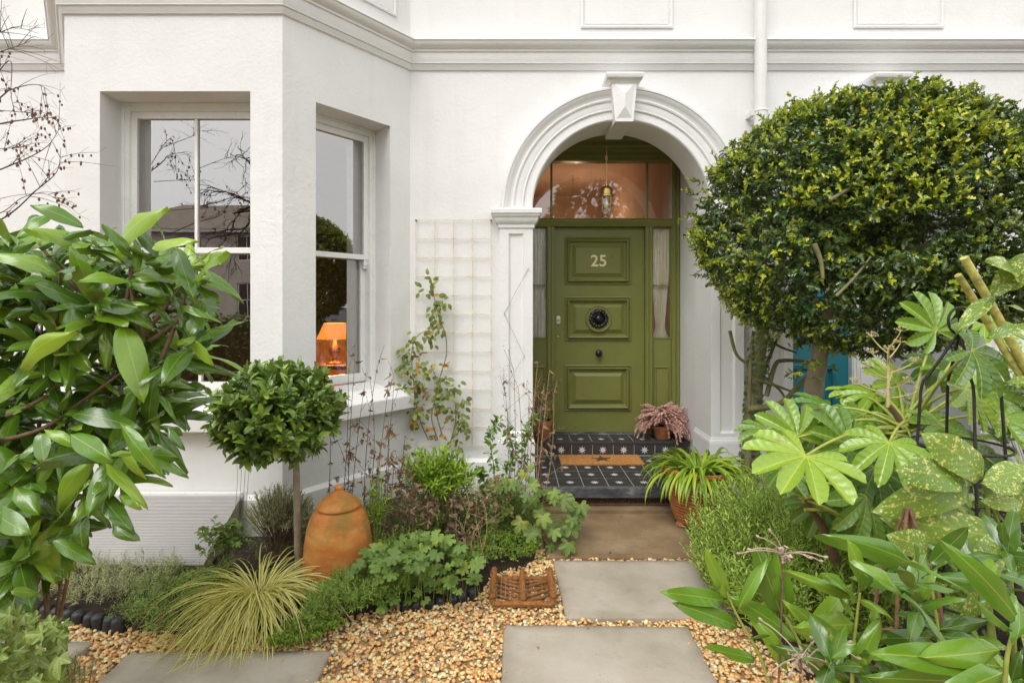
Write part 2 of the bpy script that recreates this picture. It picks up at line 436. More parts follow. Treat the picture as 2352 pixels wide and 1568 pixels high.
s = NT('encaustic_tile'); co = s.coord()
s.l(s.ramp(s.noise(co, 18, 5, 0.6), [(0.3, (0.030, 0.028, 0.028)), (0.7, (0.052, 0.048, 0.047))]), s.p.inputs['Base Color'])
s.l(s.ramp(s.noise(co, 40, 4), [(0.3, 0.38), (0.7, 0.62)]), s.p.inputs['Roughness']); s.l(s.bump(s.noise(co, 120, 3), 0.10, 0.002), s.p.inputs['Normal'])
simple('tile_star', (0.60, 0.56, 0.57), 0.5, 0.06, 60); simple('grout', (0.46, 0.43, 0.40), 0.9, 0.15, 60)
s = NT('step_stone'); co = s.coord()
c = s.ramp(s.noise(s.mapping(co, (1, 1, 2.5)), 7, 7, 0.65), [(0.40, (0.045, 0.047, 0.055)), (0.55, (0.10, 0.105, 0.115)), (0.70, (0.30, 0.31, 0.32))])
s.l(c, s.p.inputs['Base Color']); s.setp(Roughness=0.6); s.l(s.bump(s.noise(co, 40, 5), 0.3, 0.006), s.p.inputs['Normal'])

def m_slab(name, a, b, c_):
    s = NT(name); co = s.coord()
    f = s.noise(co, 2.4, 7, 0.6); c = s.ramp(f, [(0.32, a), (0.5, b), (0.68, c_)])
    g = s.noise(co, 9, 8, 0.75); c = s.mix(s.math('MULTIPLY', s.ramp(g, [(0.55, 0.0), (0.72, 1.0)]), 0.35), c, tuple(x*0.5 for x in a))
    gx = s.n('ShaderNodeSeparateXYZ'); s.l(s.coord('Generated'), gx.inputs[0]); ed = s.math('MAXIMUM', s.math('ABSOLUTE', s.math('SUBTRACT', gx.outputs[0], 0.5)), s.math('ABSOLUTE', s.math('SUBTRACT', gx.outputs[1], 0.5)))
    ed = s.math('ADD', ed, s.math('MULTIPLY', s.math('SUBTRACT', s.noise(co, 5, 5, 0.65), 0.5), 0.22)); c = s.mix(s.math('MULTIPLY', s.ramp(ed, [(0.40, 0.0), (0.53, 1.0)]), 0.6), c, tuple(x*y for x, y in zip(a, (0.62, 0.52, 0.40))))
    sp = s.noise(co, 90, 2); c = s.mix(s.math('MULTIPLY', s.ramp(sp, [(0.66, 0.0), (0.74, 1.0)]), 0.4), c, tuple(x*0.45 for x in a))
    s.l(c, s.p.inputs['Base Color']); s.setp(Roughness=0.78)
    bb = s.bump(s.noise(co, 5, 6), 0.4, 0.015); bb = s.bump(s.noise(co, 70, 5, 0.7), 0.35, 0.003, bb); s.l(bb, s.p.inputs['Normal'])
m_slab('slab_brown', (0.19, 0.125, 0.064), (0.26, 0.178, 0.096), (0.35, 0.25, 0.15)); m_slab('slab_grey', (0.36, 0.32, 0.25), (0.45, 0.40, 0.325), (0.50, 0.455, 0.385))
s = NT('soil'); co = s.coord()
s.l(s.ramp(s.noise(co, 14, 8, 0.7), [(0.3, (0.02, 0.013, 0.009)), (0.55, (0.055, 0.036, 0.024)), (0.75, (0.11, 0.075, 0.05))]), s.p.inputs['Base Color'])
s.setp(Roughness=0.95); s.l(s.bump(s.noise(co, 45, 8, 0.75), 0.9, 0.03), s.p.inputs['Normal'])
s = NT('gravel_bed'); co = s.coord()
v = s.n('ShaderNodeTexVoronoi'); v.inputs['Scale'].default_value = 75; s.l(co, v.inputs['Vector'])
s.l(s.ramp(v.outputs['Color'], [(0.1, (0.22, 0.13, 0.055)), (0.5, (0.40, 0.25, 0.11)), (0.9, (0.52, 0.38, 0.21))]), s.p.inputs['Base Color']); s.setp(Roughness=0.85)
s = NT('pebble'); av = s.n('ShaderNodeAttribute', attribute_name='var'); co = s.coord()
c = s.ramp(av.outputs['Fac'], [(0.0, (0.805, 0.444, 0.167)), (0.16, (0.862, 0.573, 0.246)), (0.33, (0.862, 0.747, 0.382)), (0.48, (0.713, 0.356, 0.135)), (0.60, (0.862, 0.640, 0.288)),
     (0.70, (0.862, 0.818, 0.519)), (0.79, (0.502, 0.289, 0.140)), (0.86, (0.851, 0.491, 0.194)), (0.93, (0.487, 0.398, 0.288)), (1.0, (0.862, 0.800, 0.426))], 'CONSTANT')
c = s.mix(s.math('MULTIPLY', s.noise(co, 110, 4), 0.30), c, (0.42, 0.27, 0.13)); s.l(c, s.p.inputs['Base Color']); s.setp(Roughness=0.55)
s.l(s.bump(s.noise(co, 260, 3), 0.25, 0.002), s.p.inputs['Normal'])

s = NT('polycarbonate'); co = s.coord()
s.setp(Base_Color=(0.74, 0.72, 0.70, 1), Roughness=0.28); s.p.inputs['Transmission Weight'].default_value = 0.2; s.p.inputs['IOR'].default_value = 1.3
c = s.mix(s.math('MULTIPLY', s.ramp(s.noise(co, 5, 6, 0.7), [(0.45, 0.0), (0.7, 1.0)]), 0.45), (0.61, 0.59, 0.575), (0.50, 0.45, 0.39)); s.l(c, s.p.inputs['Base Color'])

s = NT('forcer_clay'); co = s.coord()
c = s.ramp(s.noise(s.mapping(co, (2.2, 2.2, 6.0)), 1.6, 7, 0.65), [(0.30, (0.46, 0.20, 0.035)), (0.45, (0.52, 0.17, 0.035)), (0.58, (0.60, 0.27, 0.06)), (0.72, (0.58, 0.36, 0.15))])
ms = s.ramp(s.noise(s.mapping(co, (3, 3, 1.5)), 2.0, 6, 0.7), [(0.50, 0.0), (0.68, 1.0)]); c = s.mix(s.math('MULTIPLY', ms, 0.75), c, (0.15, 0.155, 0.03))
s.l(c, s.p.inputs['Base Color']); s.setp(Roughness=0.75)
bb = s.bump(s.noise(s.mapping(co, (1, 1, 30)), 3.0, 3), 0.25, 0.006); s.l(s.bump(s.noise(co, 90, 4), 0.3, 0.003, bb), s.p.inputs['Normal'])
s = NT('ribbed_clay'); co = s.coord()
c = s.ramp(s.noise(co, 9, 7, 0.65), [(0.3, (0.30, 0.095, 0.03)), (0.55, (0.42, 0.155, 0.05)), (0.75, (0.50, 0.23, 0.095))]); s.l(c, s.p.inputs['Base Color']); s.setp(Roughness=0.7)
s.l(s.bump(s.noise(co, 80, 5), 0.35, 0.004), s.p.inputs['Normal'])
simple('coir', (0.58, 0.28, 0.085), 0.95, 0.35, 90, 0.8, 260); simple('coir_dark', (0.135, 0.095, 0.06), 0.95, 0.3, 90, 0.8, 260)
simple('brush_fibre', (0.34, 0.145, 0.04), 0.9, 0.4, 60, 0.6, 200)
simple('black_plastic', (0.03, 0.03, 0.033), 0.45, 0.3, 20, 0.2, 60)

# ---------------------------------------------------------------- the ground
g = MB(); g.quad((-400, -400, -0.03), (400, -400, -0.03), (400, 400, -0.03), (-400, 400, -0.03)); tag(g.build('ground', 'asphalt'), kind='structure')
g = MB(); g.quad((-7, -3.2, -0.012), (7, -3.2, -0.012), (7, 4.6, -0.012), (-7, 4.6, -0.012)); tag(g.build('gravel_bed', 'gravel_bed'), 'compacted bed under the golden gravel', None, None, 'structure')

def bed(name, P, h, holes=()):
    """a low mound of soil with an uneven rim"""
    xs = [p[0] for p in P]; ys = [p[1] for p in P]; st = 0.045; nx = int((max(xs)-min(xs))/st)+1; ny = int((max(ys)-min(ys))/st)+1
    def edge(x, y):
        best = 9
        for i in range(len(P)):
            a = Vector(P[i]); b = Vector(P[(i+1) % len(P)]); q = Vector((x, y)); t = max(0, min(1, (q-a).dot(b-a)/((b-a).length_squared+1e-9)))
            best = min(best, (q-a-(b-a)*t).length)
        return best
    vs = []; idx = {}; fs = []
    for i in range(nx+1):
        for j in range(ny+1):
            x = min(xs)+i*st; y = min(ys)+j*st
            e = edge(x, y); ins_ = in_poly(x, y, P)
            if ins_ or e < st*1.5:
                if not ins_: e = 0.0
                z = h*min(1, e/0.10)**0.6+0.02*mnoise.noise((x*6, y*6, 0))+0.012*mnoise.noise((x*19, y*19, 3))-0.012-(0 if ins_ else 0.03)
                idx[i, j] = len(vs); vs.append((x, y, z))
    for (i, j) in list(idx):
        k = [(i, j), (i+1, j), (i+1, j+1), (i, j+1)]
        if all(a in idx for a in k): fs.append([idx[a] for a in k])
    m = MB(); m.add(vs, fs); o = m.build(name, 'soil', smooth=60); tag(o, kind='structure'); return o
BED_L = [(-6, 2.9), (-2.76, 2.90), (-2.09, 2.74), (-1.55, 2.62), (-1.15, 2.62), (-0.75, 2.86), (-0.40, 2.96), (-0.15, 3.05), (-0.12, 3.25), (0.14, 3.38), (0.20, 3.60), (0.20, 4.56), (-6, 4.56)]
BED_R = [(1.32, 4.46), (1.30, 3.4), (1.16, 2.95), (1.20, 2.60), (1.40, 2.2), (1.05, 1.5), (1.2, 0.8), (6, 0.8), (6, 4.46)]
bed('soil_bed_left', BED_L, 0.085); bed('soil_bed_right', BED_R, 0.085)

# paving slabs: irregular edges, slightly domed rims
def slab(x0, x1, y0, y1, mat, parent, label, skew=0.0, rot=0.0, seed=1):
    rs = np.random.RandomState(seed); cx, cy = (x0+x1)/2, (y0+y1)/2; pts = []
    cs = [(x0, y0), (x1, y0), (x1+skew, y1), (x0+skew, y1)]
    for i in range(4):
        a, b = np.array(cs[i]), np.array(cs[(i+1) % 4]); n = 26; nn = np.array((-(b-a)[1], (b-a)[0])); nn = nn/np.linalg.norm(nn)
        for k in range(n):
            t = k/n; e = min(t, 1-t)*np.linalg.norm(b-a); c = max(0, 0.035-e)**2*9
            pts.append(a+(b-a)*t+nn*(c+0.004+0.006*mnoise.noise((t*9+i*7, seed, 0))+0.003*mnoise.noise((t*30, i, seed))))
    ca, sa = math.cos(rot), math.sin(rot); pts = [np.array((cx+(p[0]-cx)*ca-(p[1]-cy)*sa, cy+(p[0]-cx)*sa+(p[1]-cy)*ca)) for p in pts]
    c = np.array((cx, cy)); m = MB(); n = len(pts); vs = []
    for sc, z in ((1.0, -0.03), (1.0, 0.006), (0.994, 0.014), (0.982, 0.018), (0.9, 0.019), (0.6, 0.020), (0.25, 0.020)):
        for p in pts:
            q = c+(p-c)*sc; vs.append((q[0], q[1], z+(0.002*mnoise.noise((q[0]*7, q[1]*7, seed)) if z > 0 else 0)))
    fs = [(r*n+k, r*n+(k+1) % n, (r+1)*n+(k+1) % n, (r+1)*n+k) for r in range(6) for k in range(n)]; fs.append(tuple(6*n+k for k in range(n)))
    m.add(vs, fs); o = m.build('paving_slab', mat, parent, smooth=50); o['label'] = label; return o
pth = bpy.data.objects.new('garden_path', None); COL.objects.link(pth); pth['kind'] = 'structure'
SLABS = [(0.225, 1.30, 3.455, 4.22, 'slab_brown', 'brown sandstone slab below the tiled steps', 0.0, 0.0, 3), (0.285, 1.20, 2.785, 3.42, 'slab_grey', 'pale grey slab second from the steps', -0.02, 0.0, 5),
         (-0.045, 0.905, 2.05, 2.725, 'slab_grey', 'pale grey slab nearest the camera', 0.0, -0.012, 8), (-1.80, -0.84, 1.85, 2.525, 'slab_grey', 'pale slab under the tips of the variegated sedge', 0.0, 0.015, 12),
         (-2.75, -2.02, 1.95, 2.60, 'slab_grey', 'pale slab beside the variegated ivy', 0.0, 0.0, 15)]
for a in SLABS: slab(*a[:5], pth, a[5], *a[6:])

# gravel: real pebbles, nobody could count them
def pebble_template(seed):
    bm = bmesh.new(); bmesh.ops.create_icosphere(bm, subdivisions=1, radius=1.0); rs = np.random.RandomState(seed)
    ax = (1.0, rs.uniform(0.6, 0.9), rs.uniform(0.32, 0.55))
    for v in bm.verts:
        f = 1+0.28*mnoise.noise(v.co*1.3+Vector((seed*7, 0, 0))); v.co = Vector((v.co.x*ax[0]*f, v.co.y*ax[1]*f, v.co.z*ax[2]*f))
    vs = [v.co[:] for v in bm.verts]; ts = [[v.index for v in f.verts] for f in bm.faces]; bm.free()
    return Leaf(vs, ts, [(0, 0)]*len(vs))
PEB = [pebble_template(i) for i in range(8)]
ins = []
def gravel_ok(x, y):
    if in_poly(x, y, BED_L_G) or in_poly(x, y, BED_R_G): return False
    for (x0, x1, y0, y1, *_r) in SLABS:
        if x0+0.004 < x < x1-0.004 and y0+0.004 < y < y1-0.004: return False
    return True
BED_L_G = [(x, y+0.06) for x, y in BED_L]; BED_R_G = [(x+0.06, y) for x, y in BED_R]
n_p = 0
while n_p < 9500:
    x, y = rnd(-2.7, 1.5), 1.95+1.65*RS.rand()**1.0
    if abs(x) > y*0.99+0.15: continue
    if not gravel_ok(x, y): continue
    sc = rnd(0.0075, 0.0155) if RS.rand() < 0.85 else rnd(0.014, 0.020)
    d = unit((RS.normal(), RS.normal(), RS.normal()*0.35)); up = unit((RS.normal()*0.35, RS.normal()*0.35, 1))
    ins.append((RS.randint(8), frame((x, y, rnd(-0.008, 0.010)), d, up, sc))); n_p += 1
o = join(ins, PEB, 'pebble', 'gravel', None); tag(o, 'golden pea gravel spread round the stepping slabs', 'gravel', None, 'stuff')

# ---------------------------------------------------------------- the house
W, F, MID, B = 4.56, 4.48, 4.87, 5.42
ACX, AR, AZ = 0.935, 0.75, 2.46
P0, P1, P2, P3 = (-3.80, 4.56), (-3.085, 3.68), (-1.578, 3.68), (-0.862, 4.56)
TOPZ = 7.4

def local(p0, p1):
    p0 = Vector(p0); u = (Vector(p1)-p0); L = u.length; u.normalize(); n = Vector((u.y, -u.x))
    return (lambda s_, d, z: (p0.x+u.x*s_-n.x*d, p0.y+u.y*s_-n.y*d, z)), L
def lbox(m, M, s0, s1, d0, d1, z0, z1, mat=0):
    vs = [M(s_, d, z) for z in (z0, z1) for d in (d0, d1) for s_ in (s0, s1)]
    m.add(vs, [(0, 2, 3, 1), (4, 5, 7, 6), (0, 1, 5, 4), (2, 6, 7, 3), (0, 4, 6, 2), (1, 3, 7, 5)], mat)
def wall(m, p0, p1, z0, z1, opens=(), depth=0.25, step=99):
    M, L = local(p0, p1); S = sorted({0, L, *[o[0] for o in opens], *[o[1] for o in opens]}); Z = sorted({z0, z1, *[o[2] for o in opens], *[o[3] for o in opens]})
    for a, b in zip(S, S[1:]):
        for c, d in zip(Z, Z[1:]):
            if not any(o[0] <= a and b <= o[1] and o[2] <= c and d <= o[3] for o in opens): m.quad(M(a, 0, c), M(b, 0, c), M(b, 0, d), M(a, 0, d))
    for a, b, c, d in opens:
        m.quad(M(a, 0, c), M(a, 0, d), M(a, depth, d), M(a, depth, c)); m.quad(M(b, 0, c), M(b, depth, c), M(b, depth, d), M(b, 0, d))
        m.quad(M(a, 0, d), M(b, 0, d), M(b, depth, d), M(a, depth, d)); m.quad(M(a, 0, c), M(a, depth, c), M(b, depth, c), M(b, 0, c))
    return m
house = thing('house', 'white stuccoed terrace house with bay window and olive green arched front door', 'house', (0, W, 0))
nhouse = thing('house', 'neighbouring white house with teal door, half hidden behind the clipped holly', 'house', (3.1, W, 0))
AO = 0.12
def arch_wall(m, x0, x1, ox):
    cx = ACX+ox; zt = AZ+AR+AO+0.05; xa, xb = cx-AR-AO, cx+AR+AO
    for a, b, c, d in ((x0, xa, 0, TOPZ), (xb, x1, 0, TOPZ), (xa, xb, zt, TOPZ)): m.quad((a, W, c), (b, W, c), (b, W, d), (a, W, d))
    n = 32; r = AR+AO; ca = math.atan2(zt-AZ, r); an = sorted([math.pi*i/n for i in range(n+1)]+[ca, math.pi-ca])
    for a0, a1 in zip(an, an[1:]):
        def top(a):
            c, s_ = math.cos(a), math.sin(a); k = min(1/abs(c) if abs(c) > 1e-6 else 99, (zt-AZ)/r/s_ if s_ > 1e-6 else 99)
            return (cx+r*k*c, W, AZ+r*k*s_)
        p = lambda a: (cx+r*math.cos(a), W, AZ+r*math.sin(a))
        m.quad(p(a0), top(a0), top(a1), p(a1))
OPF = (0.245, 1.285, 0.93, 3.13); OPS = (0.252, 0.925, 0.93, 3.13)
m = MB(); wall(m, (-6.5, W), P0, 0, TOPZ); wall(m, P0, P1, 0, TOPZ); wall(m, P1, P2, 0, TOPZ, [OPF]); wall(m, P2, P3, 0, TOPZ, [OPS]); arch_wall(m, P3[0], 2.09, 0)
m.build('wall', 'stucco', house)
OX = 2.19
m = MB(); arch_wall(m, 2.09, 6.5, OX); m.build('wall', 'neighbour_stucco', nhouse)
m = MB(); m.box(-6.5, 2.085, 3.6, 13, TOPZ, TOPZ+0.2); m.quad((-6.5, 13, 0), (2.085, 13, 0), (2.085, 13, TOPZ), (-6.5, 13, TOPZ)); m.quad((-6.5, 4.5, 0), (-6.5, 13, 0), (-6.5, 13, TOPZ), (-6.5, 4.5, TOPZ)); m.build('roof', 'slate_roof', house)
m = MB(); m.box(2.095, 6.5, 4.5, 13, TOPZ, TOPZ+0.2); m.quad((6.5, 13, 0), (2.095, 13, 0), (2.095, 13, TOPZ), (6.5, 13, TOPZ)); m.quad((6.5, 4.56, 0), (6.5, 13, 0), (6.5, 13, TOPZ), (6.5, 4.56, TOPZ)); m.build('roof', 'slate_roof', nhouse)

# string course (cornice)
CP = [(0, 3.915), (0.085, 3.895), (0.118, 3.885), (0.122, 3.868), (0.112, 3.862), (0.108, 3.850), (0.098, 3.832), (0.080, 3.818), (0.066, 3.812), (0.064, 3.796), (0.052, 3.792),
      (0.050, 3.722), (0.046, 3.716), (0.046, 3.704), (0.034, 3.698), (0.030, 3.684), (0.020, 3.672), (0.016, 3.660), (0, 3.655)]
m = MB(); m.sweep([(-6.5, W), P0, P1, P2, P3, (2.085, W)], CP); m.build('cornice', 'trim', house, smooth=35)
m = MB(); m.sweep([(2.095, W), (6.5, W)], CP); m.build('cornice', 'trim', nhouse, smooth=35)
# sunk panels under the upper windows
PF = [(0, 0), (0, -0.012), (0.012, -0.016), (0.022, -0.012), (0.024, 0.004), (0.034, 0.010), (0.036, -0.002)]
for hs_, x0, x1 in ((house, 0.60, 1.385), (nhouse, 2.93, 3.70)):
    m = MB(); m.rings(x0, x1, 4.02, 4.75, W-0.003, PF); m.build('wall_panel', 'trim' , hs_)
Mb, Lb = local(P2, P3); m = MB(); m.rings(0.22, 0.98, 4.05, 4.9, -0.003, PF, M=Mb); m.build('wall_panel', 'trim', house)

# bay sill and plinth
SP = [(0, 0.985), (0.03, 0.965), (0.112, 0.912), (0.118, 0.902), (0.115, 0.805), (0.108, 0.797), (0.03, 0.80), (0, 0.805)]
e3 = Vector(P2).lerp(Vector(P3), 0.955); e0 = Vector(P1).lerp(Vector(P0), 0.955)
m = MB(); m.sweep([tuple(e0), P1, P2, tuple(e3)], SP); m.build('sill', 'trim', house, bevel=0.006)
m = MB(); m.sweep([P0, P1, P2, P3, (-0.10, W)], [(0, 0.345), (0.012, 0.335), (0.034, 0.318), (0.036, 0.055), (0, 0.05)]); m.build('plinth', 'trim', house)
m = MB(); m.sweep([P0, P1, P2, P3, (-0.10, W)], [(0, 0.055), (0.045, 0.052), (0.045, -0.02), (0, -0.02)]); m.build('plinth_band', 'plinth_grey', house)

# sash windows
def sash_window(p0, p1, op, parent, mull, label):
    M, L = local(p0, p1); a, b, z0, z1 = op; zm = 2.055; D = 0.235; m = MB(); f = 0.045
    lbox(m, M, a, a+f, D-0.02, D+0.11, z0, z1); lbox(m, M, b-f, b, D-0.02, D+0.11, z0, z1); lbox(m, M, a+f, b-f, D-0.02, D+0.11, z1-0.055, z1)
    lbox(m, M, a, a+0.018, D-0.035, D-0.0201, z0, z1); lbox(m, M, b-0.018, b, D-0.035, D-0.0201, z0, z1); lbox(m, M, a+0.0181, b-0.0181, D-0.035, D-0.0201, z1-0.02, z1)
    # sloping timber sill
    vs = [M(a+0.001, 0.02, z0+0.004), M(b-0.001, 0.02, z0+0.004), M(b-0.001, 0.02, z0+0.03), M(a+0.001, 0.02, z0+0.03), M(a+0.001, D+0.02, z0+0.004), M(b-0.001, D+0.02, z0+0.004), M(b-0.001, D+0.02, z0+0.075), M(a+0.001, D+0.02, z0+0.075)]
    m.add(vs, [(0, 1, 2, 3), (3, 2, 6, 7), (1, 5, 6, 2), (4, 0, 3, 7), (5, 4, 7, 6), (0, 4, 5, 1)])
    wdw = m.build('window', 'white_gloss', parent, bevel=0.003); wdw['label'] = label
    i, j = a+f, b-f
    def sash(zb, zt, d0, rail_b, rail_t, name, horns):
        q = MB(); st = 0.042; d1 = d0+0.042
        lbox(q, M, i, i+st, d0, d1, zb, zt); lbox(q, M, j-st, j, d0, d1, zb, zt); lbox(q, M, i+st, j-st, d0, d1, zb, zb+rail_b); lbox(q, M, i+st, j-st, d0, d1, zt-rail_t, zt)
        if horns:
            for h0, h1 in ((i+0.004, i+st-0.004), (j-st+0.004, j-0.004)):
                lbox(q, M, h0, h1, d0+0.004, d1-0.004, zb-0.05, zb); lbox(q, M, h0, h1, d0+0.012, d1-0.012, zb-0.075, zb-0.05)
        if mull:
            c = (i+j)/2; lbox(q, M, c-0.011, c+0.011, d0+0.004, d1-0.004, zb+rail_b, zt-rail_t)
        so = q.build(name, 'white_gloss', wdw, bevel=0.003)
        dg = d0+0.022; spans = [(i+st, (i+j)/2-0.011), ((i+j)/2+0.011, j-st)] if mull else [(i+st, j-st)]
        for x0, x1 in spans:
            q = MB(); q.quad(M(x0, dg, zb+rail_b), M(x1, dg, zb+rail_b), M(x1, dg, zt-rail_t), M(x0, dg, zt-rail_t)); q.build('pane', 'window_glass', wdw)
    sash(zm-0.02, z1-0.055, D+0.005, 0.042, 0.05, 'upper_sash', True)
    sash(z0+0.0755, zm+0.018, D+0.052, 0.075, 0.035, 'lower_sash', False)
    return wdw
sash_window(P1, P2, OPF, house, True, 'front bay sash window divided by a glazing bar')
sash_window(P2, P3, OPS, house, False, 'narrow angled bay sash window')

# arch mouldings, pilasters, keystone, porch recess
def porch(hs_, ox, mat):
    cx = ACX+ox; m = MB(); n = 56
    pr = [(0, MID), (0, F+0.012), (0.010, F+0.002), (0.074, F+0.002), (0.078, F-0.010), (0.086, F-0.014), (0.094, F-0.010), (0.098, F-0.012), (0.150, F-0.012), (0.154, F-0.022), (0.166, F-0.028),
          (0.176, F-0.022), (0.190, F-0.024), (0.205, F-0.036), (0.222, F-0.052), (0.236, F-0.056), (0.240, F-0.064), (0.256, F-0.064), (0.264, F-0.056), (0.268, F-0.03), (0.274, W+0.01)]
    vs = [(cx+(AR+d)*math.cos(math.pi*i/n), y, AZ+(AR+d)*math.sin(math.pi*i/n)) for i in range(n+1) for d, y in pr]; k = len(pr)
    m.add(vs, [(i*k+j, (i+1)*k+j, (i+1)*k+j+1, i*k+j+1) for i in range(n) for j in range(k-1)]); m.build('arch_moulding', mat, hs_, smooth=38)
    for sgn in (-1, 1):
        xi = cx+sgn*AR; xo = cx+sgn*(AR+0.278); x0, x1 = min(xi, xo), max(xi, xo); z0, z1 = 0.50, 2.33
        m = MB(); m.rings(x0, x1, z0, z1, F, [(0, 0), (0.075, 0), (0.078, 0.008), (0.086, 0.016), (0.092, 0.020), (0.10, 0.020)])
        m.quad((x0, F, z0), (x0, F, z1), (x0, MID, z1), (x0, MID, z0)); m.quad((x1, F, z0), (x1, MID, z0), (x1, MID, z1), (x1, F, z1)); m.build('pilaster', mat, hs_)
        pth_ = [(x0, MID), (x0, F), (x1, F), (x1, MID)]
        m = MB(); m.sweep(pth_, [(0, 2.30), (0.010, 2.302), (0.014, 2.315), (0.012, 2.328), (0.020, 2.338), (0.034, 2.352), (0.042, 2.372), (0.046, 2.390), (0.058, 2.396), (0.062, 2.412), (0.072, 2.418), (0.074, 2.448), (0.066, 2.458), (0, 2.462)]); m.quad((x0-0.05, F-0.05, 2.4605), (x1+0.05, F-0.05, 2.4605), (x1+0.05, MID, 2.4605), (x0-0.05, MID, 2.4605)); m.build('capital', mat, hs_, smooth=35)
        m = MB(); m.sweep(pth_, [(0, 0.545), (0.004, 0.54), (0.008, 0.525), (0.014, 0.515), (0.018, 0.495), (0.018, 0.0), (0, 0.0)]); m.build('pilaster_base', mat, hs_, bevel=0.004)
    # keystone with a faceted face and a moulded cap
    yk = 4.385; zt, zb = 3.485, 3.165; ht, hb = 0.106, 0.074
    m = MB(); P = lambda f, z, y: (cx+f*(hb+(ht-hb)*(z-zb)/(zt-zb)), y, z)
    fr = [P(-1, zb, yk), P(1, zb, yk), P(1, zt, yk), P(-1, zt, yk)]; ins_ = [P(-0.80, zb+0.028, yk), P(0.80, zb+0.028, yk), P(0.80, zt-0.01, yk), P(-0.80, zt-0.01, yk)]
    rid = [(cx, yk-0.035, zb+0.115), (cx, yk-0.035, zt-0.10)]; bk = [P(-1, zb, MID-0.01), P(1, zb, MID-0.01), P(1, zt, W+0.02), P(-1, zt, W+0.02)]
    m.add(fr+ins_+rid+bk, [(0, 1, 5, 4), (1, 2, 6, 5), (2, 3, 7, 6), (3, 0, 4, 7), (4, 5, 8), (5, 6, 9, 8), (6, 7, 9), (7, 4, 8, 9), (0, 10, 11, 1), (1, 11, 12, 2), (3, 13, 10, 0)]); m.build('keystone', mat, hs_)
    m = MB(); m.sweep([(cx-0.106, W), (cx-0.106, yk), (cx+0.106, yk), (cx+0.106, W)], [(0, 3.478), (0.006, 3.480), (0.014, 3.492), (0.030, 3.508), (0.040, 3.512), (0.046, 3.522), (0.048, 3.545), (0.040, 3.555), (-0.12, 3.560)]); m.build('keystone_cap', mat, hs_, smooth=35)
    # recess behind the arch
    xa, xb, zc = 0.093+ox, 1.723+ox, 3.42
    m = MB(); m.quad((xa, MID, 0), (xa, MID, zc), (xa, B+0.1, zc), (xa, B+0.1, 0)); m.quad((xb, MID, 0), (xb, B+0.1, 0), (xb, B+0.1, zc), (xb, MID, zc)); m.quad((xa, MID, zc), (xb, MID, zc), (xb, B+0.1, zc), (xa, B+0.1, zc))
    m.quad((xa-0.3, MID, zc), (xb+0.3, MID, zc), (xb+0.3, MID, 4.2), (xa-0.3, MID, 4.2))
    m.build('porch_recess', mat, hs_)
porch(house, 0, 'trim'); porch(nhouse, OX, 'trim')

